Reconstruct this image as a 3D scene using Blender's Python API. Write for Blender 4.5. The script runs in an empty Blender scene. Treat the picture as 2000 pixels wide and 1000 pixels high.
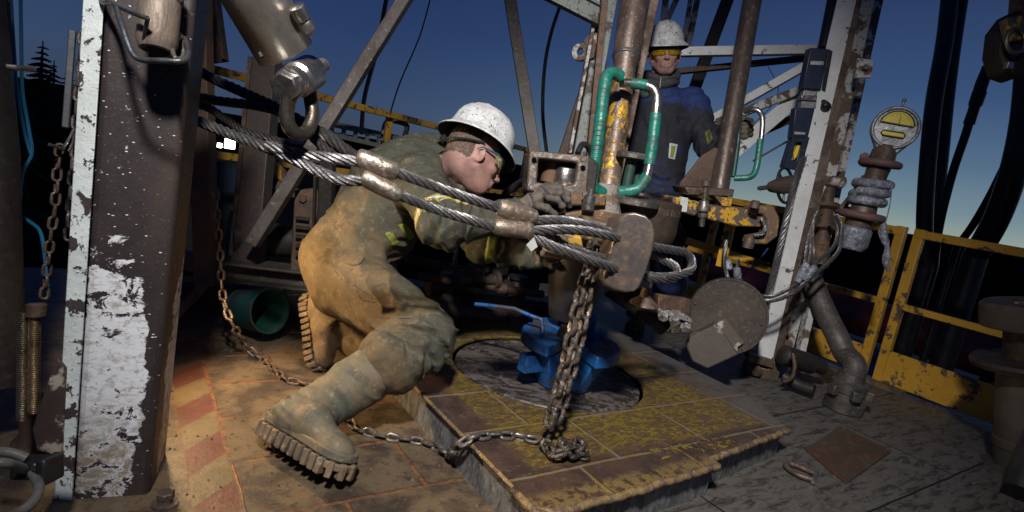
import bpy, math, random
import numpy as np
from mathutils import Vector, Matrix, noise as mnoise
random.seed(7); np.random.seed(7)
S = bpy.context.scene
COL = S.collection

# ---------------------------------------------------------------- camera
FPX = 1120.0; CH = 0.95
PITCH = math.radians(9.2); ROLL = math.radians(10)
cF = Vector((0, math.cos(PITCH), -math.sin(PITCH)))
_r = Vector((1, 0, 0)); _u = _r.cross(cF)
cR = _r*math.cos(ROLL) + _u*math.sin(ROLL)
cU = -_r*math.sin(ROLL) + _u*math.cos(ROLL)
cC = Vector((0, 0, CH))
cam = bpy.data.cameras.new('camera'); camo = bpy.data.objects.new('camera', cam); COL.objects.link(camo)
cam.sensor_width = 36; cam.lens = FPX/2000*36; cam.clip_start = .02; cam.clip_end = 3000
m = Matrix((cR, cU, -cF)).transposed().to_4x4(); m.translation = cC; camo.matrix_world = m
S.camera = camo

# ---------------------------------------------------------------- sky
SUN_EL = math.radians(1.0); SUN_AZ = math.radians(62)
W = bpy.data.worlds.new('World'); S.world = W; W.use_nodes = True
wn = W.node_tree.nodes; wl = W.node_tree.links
bg = wn['Background']; sky = wn.new('ShaderNodeTexSky'); sky.sky_type = 'NISHITA'; sky.sun_disc = False
sky.sun_elevation = SUN_EL; sky.sun_rotation = SUN_AZ; sky.altitude = 400; sky.ozone_density = 5.0; sky.dust_density = .6; sky.air_density = 1.0
tc = wn.new('ShaderNodeTexCoord'); sx = wn.new('ShaderNodeSeparateXYZ'); wl.new(tc.outputs['Generated'], sx.inputs[0])
def ramp(stops, src):
    r = wn.new('ShaderNodeValToRGB'); e = r.color_ramp.elements
    while len(e) < len(stops): e.new(.5)
    for k, (p, c) in enumerate(stops): e[k].position = p; e[k].color = (*c, 1)
    wl.new(src, r.inputs[0]); return r.outputs[0]
def lin(r, g, b): return tuple(((x/255+.055)/1.055)**2.4 for x in (r, g, b))
# dusk: greenish-pale at the horizon, deep blue overhead, paler towards where the sun went down (right)
east = ramp([(0, lin(60, 74, 98)), (.06, lin(56, 75, 108)), (.16, lin(44, 63, 104)), (.34, lin(27, 41, 80)), (.7, lin(14, 20, 48))], sx.outputs['Z'])
west = ramp([(0, lin(150, 168, 160)), (.035, lin(120, 144, 156)), (.10, lin(88, 114, 140)), (.19, lin(60, 83, 122)), (.36, lin(38, 50, 86)), (.7, lin(16, 22, 50))], sx.outputs['Z'])
az = wn.new('ShaderNodeVectorMath'); az.operation = 'DOT_PRODUCT'; wl.new(tc.outputs['Generated'], az.inputs[0]); az.inputs[1].default_value = (math.sin(SUN_AZ), math.cos(SUN_AZ), 0)
azr = wn.new('ShaderNodeMapRange'); azr.interpolation_type = 'SMOOTHSTEP'; azr.inputs['From Min'].default_value = .15; azr.inputs['From Max'].default_value = .95; wl.new(az.outputs['Value'], azr.inputs['Value'])
m1 = wn.new('ShaderNodeMixRGB'); wl.new(azr.outputs[0], m1.inputs[0]); wl.new(east, m1.inputs[1]); wl.new(west, m1.inputs[2])
m2 = wn.new('ShaderNodeVectorMath'); m2.operation = 'SCALE'; m2.inputs['Scale'].default_value = 10.0; wl.new(m1.outputs[0], m2.inputs[0])
m3 = wn.new('ShaderNodeMixRGB'); m3.inputs[0].default_value = .12; wl.new(m2.outputs[0], m3.inputs[1]); wl.new(sky.outputs[0], m3.inputs[2]); wl.new(m3.outputs[0], bg.inputs[0])
bg.inputs[1].default_value = 0.1
S.view_settings.view_transform = 'Standard'; S.view_settings.look = 'None'; S.view_settings.exposure = 0; S.view_settings.gamma = 1

# ---------------------------------------------------------------- light: afterglow + the rig's flood lamps
def lamp(kind, name, loc, tgt, e, col, size=.1, ang=70, blend=.6):
    l = bpy.data.lights.new(name, kind); l.energy = e; l.color = col
    o = bpy.data.objects.new(name, l); COL.objects.link(o); o.location = loc
    o.rotation_euler = (Vector(tgt)-Vector(loc)).to_track_quat('-Z', 'Y').to_euler()
    if kind == 'SUN': l.angle = size
    else:
        l.shadow_soft_size = size; l.spot_size = math.radians(ang); l.spot_blend = blend
    return o
sd = Vector((math.sin(SUN_AZ)*math.cos(SUN_EL), math.cos(SUN_AZ)*math.cos(SUN_EL), math.sin(SUN_EL)+.05))
lamp('SUN', 'sun_afterglow', (0, 0, 5), tuple(Vector((0, 0, 5))-sd), .03, (1, .75, .5), math.radians(10))
lamp('SPOT', 'flood_lamp_key', (-.18, -.30, 2.62), (.10, 2.3, .62), 600, (1, .97, .94), .11, 74, 1.0)
lamp('SPOT', 'flood_lamp_warm', tuple(cC + (cF + cR*(-.62) - cU*(-.09))*1.90), (-.50, 1.80, .25), 46, (1, .68, .34), .05, 125, .6)
# ---------------------------------------------------------------- helpers
def at(x, y, d): return cC + (cF + cR*((x-1000)/FPX) - cU*((y-500)/FPX))*d
def ray(x, y): return cF + cR*((x-1000)/FPX) - cU*((y-500)/FPX)
def gp(x, y, z=0.0):
    r = ray(x, y); return cC + r*((z-CH)/r.z)
def onp(x, y, O, N):                                   # the point of the plane (O, N) seen at x, y
    r = ray(x, y); return cC + r*((O-cC).dot(N)/r.dot(N))
TH = math.radians(35)
A = Vector((-math.sin(TH), math.cos(TH), 0)); B = Vector((math.cos(TH), math.sin(TH), 0)); Z = Vector((0, 0, 1))
def V(*a): return Vector(a)
def cr(P, n=8, closed=False):                          # Catmull-Rom
    P = [Vector(p) for p in P]; out = []; L = len(P)
    for i in range(L if closed else L-1):
        if closed: p0, p1, p2, p3 = P[i-1], P[i], P[(i+1) % L], P[(i+2) % L]
        else: p0 = P[max(i-1, 0)]; p1 = P[i]; p2 = P[i+1]; p3 = P[min(i+2, L-1)]
        for k in range(n):
            t = k/n; out.append(.5*((2*p1)+(p2-p0)*t+(2*p0-5*p1+4*p2-p3)*t*t+(3*p1-p0-3*p2+p3)*t**3))
    if not closed: out.append(P[-1])
    return out
def T(*L, n=8): return cr([at(*p) for p in L], n)
def resample(P, step):
    P = [Vector(p) for p in P]; out = [P[0]]; acc = 0; last = P[0]
    for p in P[1:]:
        while (p-last).length >= step:
            last = last + (p-last).normalized()*step; out.append(last)
    return out
def frames(P, closed=False):
    n = len(P); Ts = []
    for i in range(n):
        a = P[(i-1) % n] if (closed or i > 0) else P[i]; b = P[(i+1) % n] if (closed or i < n-1) else P[i]
        t = b-a; Ts.append(t.normalized() if t.length > 1e-9 else Vector((0, 0, 1)))
    u = Ts[0].orthogonal().normalized(); F = []
    for i in range(n):
        u = (u - Ts[i]*u.dot(Ts[i])).normalized(); F.append((Ts[i], u, Ts[i].cross(u)))
    return F
def rotm(X, Y=None):
    X = Vector(X).normalized(); 
    if Y is None: Y = X.orthogonal()
    Y = Vector(Y); Y = (Y-X*Y.dot(X)).normalized(); return Matrix((X, Y, X.cross(Y))).transposed()
RG = rotm(B, A)                                         # grid axes: x = B, y = A, z = up
class M:
    def __init__(s): s.v = []; s.f = []
    def add(s, vs, fs):
        o = len(s.v); s.v += [tuple(v) for v in vs]; s.f += [tuple(i+o for i in f) for f in fs]; return s
    def box(s, c, sz, R=None):
        c = Vector(c); R = R or Matrix.Identity(3); h = Vector(sz)/2
        vs = [c + R @ Vector((x*h.x, y*h.y, z*h.z)) for x in (-1, 1) for y in (-1, 1) for z in (-1, 1)]
        return s.add(vs, [(0, 1, 3, 2), (4, 6, 7, 5), (0, 4, 5, 1), (2, 3, 7, 6), (0, 2, 6, 4), (1, 5, 7, 3)])
    def loft(s, rings, cap=True, closed=False):
        n = len(rings[0]); o = len(s.v); k = len(rings)
        for r in rings: s.v += [tuple(p) for p in r]
        for i in range(k if closed else k-1):
            j = (i+1) % k
            for q in range(n): s.f.append((o+i*n+q, o+i*n+(q+1) % n, o+j*n+(q+1) % n, o+j*n+q))
        if cap and not closed: s.f.append(tuple(o+q for q in reversed(range(n)))); s.f.append(tuple(o+(k-1)*n+q for q in range(n)))
        return s
    def tube(s, P, r, n=10, closed=False, cap=True):
        P = [Vector(p) for p in P]; F = frames(P, closed); rings = []
        for i, p in enumerate(P):
            rr = r if isinstance(r, (int, float)) else r[min(i*len(r)//len(P), len(r)-1)] if len(r) != len(P) else r[i]
            rings.append([p + (F[i][1]*math.cos(2*math.pi*q/n)+F[i][2]*math.sin(2*math.pi*q/n))*rr for q in range(n)])
        return s.loft(rings, cap, closed)
    def cyl(s, a, b, r, r2=None, n=24): return s.tube([a, b], [r, r if r2 is None else r2], n)
    def lathe(s, o, ax, prof, n=36, cap=True):           # prof: (radius, height along ax)
        o = Vector(o); ax = Vector(ax).normalized(); u = ax.orthogonal().normalized(); w = ax.cross(u)
        return s.loft([[o+ax*h+(u*math.cos(2*math.pi*q/n)+w*math.sin(2*math.pi*q/n))*max(r, 1e-4) for q in range(n)] for r, h in prof], cap)
    def ext(s, P, vec):                                  # planar outline extruded
        P = [Vector(p) for p in P]; vec = Vector(vec); return s.loft([P, [p+vec for p in P]])
    def prof(s, a, b, P2, up=Z):                         # 2D profile swept from a to b
        a = Vector(a); b = Vector(b); t = (b-a).normalized(); x = t.cross(Vector(up)).normalized(); y = x.cross(t)
        return s.loft([[p + x*u + y*v for u, v in P2] for p in (a, b)])
    def beam(s, a, b, w, h, up=Z): return s.prof(a, b, [(-w/2, -h/2), (w/2, -h/2), (w/2, h/2), (-w/2, h/2)], up)
    def chan(s, a, b, w, h, t, up=Z):                     # C channel, open side along -up
        return s.prof(a, b, [(-w/2, -h/2), (-w/2, h/2), (w/2, h/2), (w/2, -h/2), (w/2-t, -h/2), (w/2-t, h/2-t), (-w/2+t, h/2-t), (-w/2+t, -h/2)], up)
    def ibeam(s, a, b, w, h, t, up=Z):
        return s.prof(a, b, [(-w/2, -h/2), (w/2, -h/2), (w/2, -h/2+t), (t/2, -h/2+t), (t/2, h/2-t), (w/2, h/2-t), (w/2, h/2), (-w/2, h/2), (-w/2, h/2-t), (-t/2, h/2-t), (-t/2, -h/2+t), (-w/2, -h/2+t)], up)
    def frame(s, out, inn, vec):                          # plate with a hole: same number of points
        n = len(out); vec = Vector(vec); out = [Vector(p) for p in out]; inn = [Vector(p) for p in inn]
        o = len(s.v); s.v += [tuple(p) for p in out+inn+[p+vec for p in out]+[p+vec for p in inn]]
        for q in range(n):
            r = (q+1) % n
            s.f += [(o+q, o+r, o+n+r, o+n+q), (o+2*n+q, o+3*n+q, o+3*n+r, o+2*n+r), (o+q, o+2*n+q, o+2*n+r, o+r), (o+n+q, o+n+r, o+3*n+r, o+3*n+q)]
        return s
    def ell(s, c, r, R=None, n=20, k=12):
        R = R or Matrix.Identity(3); c = Vector(c); r = Vector(r) if not isinstance(r, (int, float)) else Vector((r, r, r)); rings = []
        for i in range(k+1):
            t = math.pi*i/k
            rings.append([c + R @ Vector((r.x*max(math.sin(t), 1e-3)*math.cos(2*math.pi*q/n), r.y*max(math.sin(t), 1e-3)*math.sin(2*math.pi*q/n), -r.z*math.cos(t))) for q in range(n)])
        return s.loft(rings)
    def bolt(s, c, ax, r, h=None, shank=0):               # hex head (and shank below)
        h = h or r*.7; c = Vector(c); ax = Vector(ax).normalized()
        s.lathe(c, ax, [(r, 0), (r, h*.8), (r*.86, h)], 6)
        if shank: s.lathe(c-ax*shank, ax, [(r*.55, 0), (r*.55, shank-.0005)], 12)
        return s
    def link(s, c, X, Y, L, Wd, r, n=8, k=7):
        X = Vector(X).normalized(); Y = Vector(Y); Y = (Y-X*Y.dot(X)).normalized(); c = Vector(c); P = []
        hl = L/2-Wd/2; ro = Wd/2-r
        for sgn in (1, -1):
            for i in range(k+1):
                t = -math.pi/2+math.pi*i/k
                P.append(c + X*sgn*(hl + ro*math.cos(t)) + Y*sgn*ro*math.sin(t))
        return s.tube(P, r, n, closed=True)
    def chain(s, P, L, Wd, r, tw=0.0, n=8):
        step = L-2*r*1.05; P = resample(P, step/6); P = P[::6]; F = frames(P) if len(P) > 2 else None
        for i in range(len(P)-1):
            c = (P[i]+P[i+1])/2; X = P[i+1]-P[i]
            ref = F[i][1]; ang = (math.pi/2 if i % 2 else 0)+tw+random.uniform(-.22, .22)
            Y = Matrix.Rotation(ang, 3, X.normalized()) @ ref
            s.link(c, X, Y, L*random.uniform(.97, 1.02), Wd, r*random.uniform(.94, 1.06), n)
        return s
    def rope(s, P, R, pitch=None, ns=6, seg=6, ph=0):
        pitch = pitch or R*10.5; step = pitch/14; P = resample(P, step); F = frames(P); rs = R*.335; rc = R*.67
        for k in range(ns):
            Q = []
            for i, p in enumerate(P):
                an = 2*math.pi*(i*step/pitch + k/ns)+ph
                Q.append(p + (F[i][1]*math.cos(an)+F[i][2]*math.sin(an))*rc)
            s.tube(Q, rs, seg)
        s.tube(P[::3]+[P[-1]], rc*.62, 8); return s
def mesh(name, v, f, mat, smooth=40):
    me = bpy.data.meshes.new(name); me.from_pydata([tuple(x) for x in v], [], [tuple(x) for x in f]); me.update()
    if smooth:
        me.polygons.foreach_set('use_smooth', [True]*len(me.polygons)); me.set_sharp_from_angle(angle=math.radians(smooth))
    me.materials.append(mat); return me
def root_loc(o):
    while o.parent: o = o.parent
    return Vector(o.location)
def part(name, g, mat, parent=None, bevel=0, smooth=40, label=None, seg=2):
    o0 = root_loc(parent) if parent else Vector((0, 0, 0))
    v = g.v if not isinstance(g, tuple) else g[0]; f = g.f if not isinstance(g, tuple) else g[1]
    v = np.array(v, dtype=float)-np.array(o0)
    me = mesh(name, v, f, mat, smooth); o = bpy.data.objects.new(name, me); COL.objects.link(o)
    import bmesh
    if not isinstance(g, tuple):
        bm = bmesh.new(); bm.from_mesh(me); bmesh.ops.recalc_face_normals(bm, faces=bm.faces); bm.to_mesh(me); bm.free()
    if parent: o.parent = parent
    if bevel:
        md = o.modifiers.new('bevel', 'BEVEL'); md.width = bevel; md.segments = seg; md.limit_method = 'ANGLE'; md.angle_limit = math.radians(40); md.harden_normals = False
    if label: o['label'] = label
    return o
def thing(name, label, cat, loc, group=None):
    o = bpy.data.objects.new(name, None); COL.objects.link(o); o.location = loc; o.empty_display_size = .05
    o['label'] = label; o['category'] = cat
    if group: o['group'] = group
    return o
def one(name, label, cat, g, mat, bevel=0, group=None, smooth=40, seg=2):   # a thing that is one mesh; origin at its base
    v = np.array(g.v); c = (v.min(0)+v.max(0))/2; c[2] = v[:, 2].min(); g.v = [tuple(x) for x in v-c]
    o = part(name, g, mat, None, bevel, smooth, None, seg); o.location = tuple(c); o['label'] = label; o['category'] = cat
    if group: o['group'] = group
    return o
def struct(name, g, mat, kind='structure', **k):
    o = part(name, g, mat, **k); o['kind'] = kind; return o

# ---------------------------------------------------------------- materials
class NT:
    def __init__(s, name):
        s.m = bpy.data.materials.new(name); s.m.use_nodes = True; s.n = s.m.node_tree.nodes; s.l = s.m.node_tree.links
        s.p = s.n['Principled BSDF']; s.tc = s.n.new('ShaderNodeTexCoord'); s.o = s.tc.outputs['Object']
    def lk(s, a, b):
        if hasattr(a, 'is_output') or isinstance(a, bpy.types.NodeSocket): s.l.new(a, b)
        else: b.default_value = a
    def map(s, sc=(1, 1, 1), loc=(0, 0, 0), rot=(0, 0, 0), src=None):
        n = s.n.new('ShaderNodeMapping'); n.inputs['Scale'].default_value = sc; n.inputs['Location'].default_value = loc; n.inputs['Rotation'].default_value = rot
        s.l.new(src or s.o, n.inputs[0]); return n.outputs[0]
    def noise(s, sc, det=6, rough=.6, dist=0, v=None, out=0):
        n = s.n.new('ShaderNodeTexNoise'); n.inputs['Scale'].default_value = sc; n.inputs['Detail'].default_value = det
        n.inputs['Roughness'].default_value = rough; n.inputs['Distortion'].default_value = dist; s.l.new(v or s.o, n.inputs['Vector']); return n.outputs[out]
    def vor(s, sc, v=None, feat='F1'):
        n = s.n.new('ShaderNodeTexVoronoi'); n.feature = feat; n.inputs['Scale'].default_value = sc; s.l.new(v or s.o, n.inputs['Vector']); return n.outputs['Distance']
    def math(s, op, a, b=0.0, c=0.0, clamp=False):
        n = s.n.new('ShaderNodeMath'); n.operation = op; n.use_clamp = clamp; s.lk(a, n.inputs[0]); s.lk(b, n.inputs[1]); s.lk(c, n.inputs[2]); return n.outputs[0]
    def step(s, x, t, soft=.02):                          # 0 below t, 1 above
        n = s.n.new('ShaderNodeMapRange'); n.inputs['From Min'].default_value = t-soft; n.inputs['From Max'].default_value = t+soft; s.l.new(x, n.inputs['Value']); n.interpolation_type = 'SMOOTHSTEP'; return n.outputs[0]
    def mix(s, f, a, b, mode='MIX'):
        n = s.n.new('ShaderNodeMix'); n.data_type = 'RGBA'; n.blend_type = mode; s.lk(f, n.inputs[0])
        for v, i in ((a, 6), (b, 7)):
            if isinstance(v, tuple): v = v if len(v) == 4 else (*v, 1)
            s.lk(v, n.inputs[i])
        return n.outputs[2]
    def sep(s, v=None):
        n = s.n.new('ShaderNodeSeparateXYZ'); s.l.new(v or s.o, n.inputs[0]); return n.outputs
    def ins(s, x, a, b, soft=.004):                       # 1 inside a..b
        return s.math('MULTIPLY', s.step(x, a, soft), s.math('SUBTRACT', 1.0, s.step(x, b, soft)))
    def bump(s, h, st=.3, dist=.01, prev=None):
        n = s.n.new('ShaderNodeBump'); n.inputs['Strength'].default_value = st; n.inputs['Distance'].default_value = dist; s.l.new(h, n.inputs['Height'])
        if prev: s.l.new(prev, n.inputs['Normal'])
        return n.outputs[0]
    def done(s, col, rough, metal=0.0, nrm=None, spec=.5):
        s.lk(col if not isinstance(col, tuple) else (*col, 1), s.p.inputs['Base Color']); s.lk(rough, s.p.inputs['Roughness']); s.lk(metal, s.p.inputs['Metallic'])
        s.p.inputs['Specular IOR Level'].default_value = spec
        if nrm: s.l.new(nrm, s.p.inputs['Normal'])
        return s.m
def gm(name, c1, c2=None, t=.5, sc=8, soft=.03, c3=None, t3=.62, sc3=40, rough=.5, r2=None, metal=0.0, bump=.35, st=(1, 1, 1), var=.35, bd=.004, m2=None, spec=.5):
    q = NT(name); v = q.map(st); n1 = q.noise(sc, 7, .65, .3, v); col = c1; rg = rough; mt = metal; f = None
    if c2:
        f = q.step(n1, t, soft); col = q.mix(f, c1, c2)
        if r2 is not None: rg = q.math('ADD', rough, q.math('MULTIPLY', f, r2-rough))
        if m2 is not None: mt = q.math('ADD', metal, q.math('MULTIPLY', f, m2-metal))
    n3 = q.noise(sc3, 5, .7, .2, v)
    if c3: col = q.mix(q.step(n3, t3, soft), col, c3)
    nv = q.noise(sc*.45+1, 4, .6, 0, v)
    g = q.math('ADD', 1-var, q.math('MULTIPLY', nv, 2*var)); g = q.math('MULTIPLY', g, q.math('ADD', .8, q.math('MULTIPLY', n3, .4)))
    cc = q.n.new('ShaderNodeCombineColor'); [q.l.new(g, cc.inputs[i]) for i in range(3)]
    col = q.mix(1.0, col, cc.outputs[0], 'MULTIPLY')
    rg2 = q.math('ADD', rg, q.math('MULTIPLY', q.math('SUBTRACT', n3, .5), .35), 0, True)
    nr = q.bump(n3, bump*.6, bd*.6)
    if c2: nr = q.bump(f, bump*.5, bd*.5, nr)
    nr = q.bump(n1, bump, bd*2, nr)
    return q.done(col, rg2, mt, nr, spec)
steel = gm('worn_steel', (.20, .185, .17), (.085, .060, .045), .52, 9, .12, (.33, .31, .29), .64, 60, .38, .62, .85, .5, m2=.35)
steel_br = gm('bright_steel', (.42, .39, .36), (.22, .18, .15), .56, 12, .1, (.55, .53, .5), .66, 80, .3, .45, .95, .35, m2=.8)
rope_m = gm('wire_rope_steel', (.19, .18, .18), (.065, .055, .048), .56, 25, .12, (.42, .41, .42), .62, 260, .42, .6, .85, .6, bd=.002, m2=.6)
rope_md = gm('dull_wire_rope', (.17, .165, .165), (.07, .06, .055), .5, 22, .12, (.26, .25, .25), .64, 240, .38, .55, .8, .6, bd=.002, m2=.6)
rope_dk = gm('oiled_wire_rope', (.085, .08, .08), (.04, .032, .028), .5, 20, .12, (.16, .15, .15), .66, 220, .4, .55, .7, .6, bd=.002)
rust = gm('rusty_steel', (.085, .052, .036), (.15, .075, .035), .53, 9, .08, (.05, .038, .032), .56, 45, .6, .8, .25, .6, m2=0.0)
rust_lt = gm('light_rusty_steel', (.16, .115, .09), (.085, .055, .04), .5, 10, .1, (.26, .23, .21), .66, 60, .5, .7, .5, .55)
dark = gm('grimy_dark_steel', (.040, .034, .030), (.022, .018, .016), .5, 6, .15, (.085, .065, .05), .66, 50, .5, .7, .4, .5)
brownp = gm('brown_painted_steel', (.085, .058, .045), (.055, .042, .038), .5, 5, .15, (.16, .12, .10), .68, 70, .45, .6, .15, .4)
yel = gm('worn_yellow_paint', (.62, .33, .035), (.10, .065, .045), .56, 11, .03, (.30, .17, .04), .62, 50, .42, .7, 0.0, .35, bd=.003)
yel_w = gm('chipped_yellow_paint', (.60, .34, .03), (.15, .11, .09), .48, 16, .02, (.10, .06, .04), .58, 55, .42, .6, 0.0, .5, m2=.4)
white = gm('chipped_white_paint', (.66, .66, .65), (.10, .065, .048), .60, 9, .02, (.12, .08, .06), .655, 34, .42, .75, 0.0, .4, bd=.003)
white_r = gm('rusty_white_paint', (.50, .48, .46), (.12, .075, .05), .50, 9, .03, (.14, .09, .06), .58, 34, .5, .75, 0.0, .5, bd=.004)
greyp = gm('grey_green_paint', (.20, .22, .20), (.09, .07, .055), .56, 12, .03, (.05, .045, .04), .60, 60, .5, .7, 0.0, .4)
black = gm('black_rubber', (.016, .016, .018), (.028, .027, .027), .6, 10, .1, None, .6, 60, .42, .6, 0.0, .3)
blackm = gm('black_plastic', (.012, .020, .045), (.02, .03, .055), .6, 10, .1, (.05, .06, .08), .72, 60, .4, .5, 0.0, .15)
green = gm('green_tape', (.010, .17, .125), (.012, .085, .065), .54, 16, .08, (.10, .065, .05), .60, 36, .32, .5, 0.0, .5, bd=.004)
green_dk = gm('dark_green_paint', (.008, .065, .050), (.035, .035, .026), .54, 9, .06, (.02, .06, .045), .6, 50, .45, .6, 0.0, .35)
blue = gm('blue_paint', (.012, .095, .29), (.05, .045, .045), .55, 9, .03, (.015, .045, .12), .55, 30, .38, .6, 0.0, .35, bd=.003)
bluehose = gm('blue_hose', (.01, .12, .24), None, rough=.4, bump=.1)
redhose = gm('dusty_red_hose', (.17, .075, .075), (.11, .07, .065), .5, 14, .1, None, rough=.65, bump=.3)
greyhose = gm('grey_hose', (.16, .15, .14), (.08, .07, .06), .55, 12, .1, None, rough=.5, bump=.3)
tape = gm('silver_tape', (.34, .36, .42), (.17, .17, .20), .5, 30, .1, (.5, .52, .58), .62, 70, .3, .45, .35, .8, bd=.006)
wood = gm('scraped_brown_steel', (.22, .17, .13), (.11, .08, .062), .52, 7, .12, (.08, .06, .05), .62, 40, .5, .65, .3, .5, (3, 3, 1))
mud = gm('dried_mud', (.20, .155, .10), (.12, .09, .065), .5, 12, .1, (.30, .25, .18), .64, 60, .85, .9, 0.0, .6)
# ================================================================ SETTING
def local(name, g, mat, kind=None, parent=None, bevel=0, smooth=40):      # mesh written in floor axes (s, t, z)
    me = mesh(name, g.v, g.f, mat, smooth)
    import bmesh
    bm = bmesh.new(); bm.from_mesh(me); bmesh.ops.recalc_face_normals(bm, faces=bm.faces); bm.to_mesh(me); bm.free()
    o = bpy.data.objects.new(name, me); COL.objects.link(o)
    if parent: o.parent = parent
    else: o.rotation_euler.z = TH
    if kind: o['kind'] = kind
    if bevel:
        md = o.modifiers.new('bevel', 'BEVEL'); md.width = bevel; md.segments = 2; md.limit_method = 'ANGLE'
    return o
def brick(q, v, bw, rh, mortar, off=.5):
    n = q.n.new('ShaderNodeTexBrick'); n.offset = off; n.inputs['Scale'].default_value = 1; n.inputs['Brick Width'].default_value = bw; n.inputs['Row Height'].default_value = rh
    n.inputs['Mortar Size'].default_value = mortar; n.inputs['Mortar Smooth'].default_value = .4; n.inputs['Bias'].default_value = 0
    n.inputs['Color1'].default_value = (.75, .75, .75, 1); n.inputs['Color2'].default_value = (1.1, 1.1, 1.1, 1); n.inputs['Mortar'].default_value = (1, 1, 1, 1)
    q.l.new(v, n.inputs['Vector']); return n.outputs['Color'], n.outputs['Fac']
def wob(q, amp, sc):                                     # object coordinates with hand-made waviness
    n = q.noise(sc, 3, .6, 0, None, 1); a = q.n.new('ShaderNodeVectorMath'); a.operation = 'SUBTRACT'; q.l.new(n, a.inputs[0]); a.inputs[1].default_value = (.5, .5, .5)
    b = q.n.new('ShaderNodeVectorMath'); b.operation = 'SCALE'; q.l.new(a.outputs[0], b.inputs[0]); b.inputs['Scale'].default_value = amp
    c = q.n.new('ShaderNodeVectorMath'); c.operation = 'ADD'; q.l.new(b.outputs[0], c.inputs[0]); q.l.new(q.o, c.inputs[1]); return c.outputs[0]
def floor_mat():
    q = NT('tiled_rig_floor'); v = wob(q, .012, 9)
    v2 = q.map(loc=(-.05, -.265*5+.005, 0), src=v); bc, bf = brick(q, v2, .48, .265, .0075)
    s, t, _ = q.sep(v)
    n1 = q.noise(6, 8, .68, .4); n2 = q.noise(28, 6, .7); n3 = q.noise(110, 4, .7)
    col = q.mix(q.step(n1, .52, .09), (.155, .110, .066), (.062, .045, .034))
    col = q.mix(q.step(n2, .60, .07), col, (.055, .042, .035)); col = q.mix(q.step(n3, .66, .05), col, (.26, .20, .14))
    col = q.mix(.7, col, q.mix(1.0, col, bc, 'MULTIPLY'))
    # right-hand deck plates: grey, greasy, scraped
    gR = q.mix(q.step(q.noise(11, 8, .74, .6, q.map((.7, 3.0, 1))), .54, .06), (.115, .105, .092), (.040, .035, .031))
    gR = q.mix(q.step(n2, .58, .06), gR, (.075, .065, .055)); right = q.step(s, .93, .03)
    far = q.math('MAXIMUM', right, q.step(t, 2.9, .2)); col = q.mix(far, col, gR)
    seamc = q.mix(q.step(n2, .5, .1), (.24, .095, .032), (.075, .052, .040)); lf = q.math('SUBTRACT', 1.0, far)
    sm = q.math('MULTIPLY', q.math('MULTIPLY', bf, lf), q.step(s, .295, .004)); edge = q.math('MULTIPLY', q.math('MAXIMUM', q.ins(s, .287, .298, .003), q.math('MULTIPLY', q.ins(s, .172, .179, .002), .6)), lf)
    col = q.mix(q.math('MAXIMUM', sm, edge), col, seamc)
    # red hazard bands
    ph = q.math('FRACT', q.math('DIVIDE', q.math('SUBTRACT', q.math('SUBTRACT', t, q.math('MULTIPLY', s, .95)), .13), .275))
    band = q.math('MULTIPLY', q.math('MULTIPLY', q.ins(s, .182, .285, .002), q.step(ph, .5, .03)), q.math('SUBTRACT', 1.0, q.math('MULTIPLY', q.step(q.math('ADD', n2, q.math('MULTIPLY', n3, .3)), .70, .08), .6)))
    band = q.math('MULTIPLY', band, lf)
    col = q.mix(q.math('MULTIPLY', band, .85), col, (.105, .024, .024))
    ye = q.math('MULTIPLY', q.math('MULTIPLY', q.ins(s, .182, .285, .002), q.math('SUBTRACT', 1.0, q.step(ph, .5, .02))), q.math('MULTIPLY', lf, .45)); col = q.mix(ye, col, (.17, .125, .06))
    # plate joints on the right
    bc2, bf2 = brick(q, q.map(loc=(-.3, -.1, 0), src=v), 1.3, .62, .005); jr = q.math('MULTIPLY', bf2, right); col = q.mix(jr, col, (.015, .013, .012))
    h = q.math('ADD', q.math('MULTIPLY', n1, .5), q.math('MULTIPLY', n2, .35)); nr = q.bump(h, .55, .012); nr = q.bump(q.math('ADD', sm, q.math('MULTIPLY', jr, -1)), .7, .006, nr); nr = q.bump(n3, .35, .003, nr)
    rg = q.math('ADD', .26, q.math('MULTIPLY', n2, .45)); return q.done(col, rg, 0.0, nr, .35)
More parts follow.
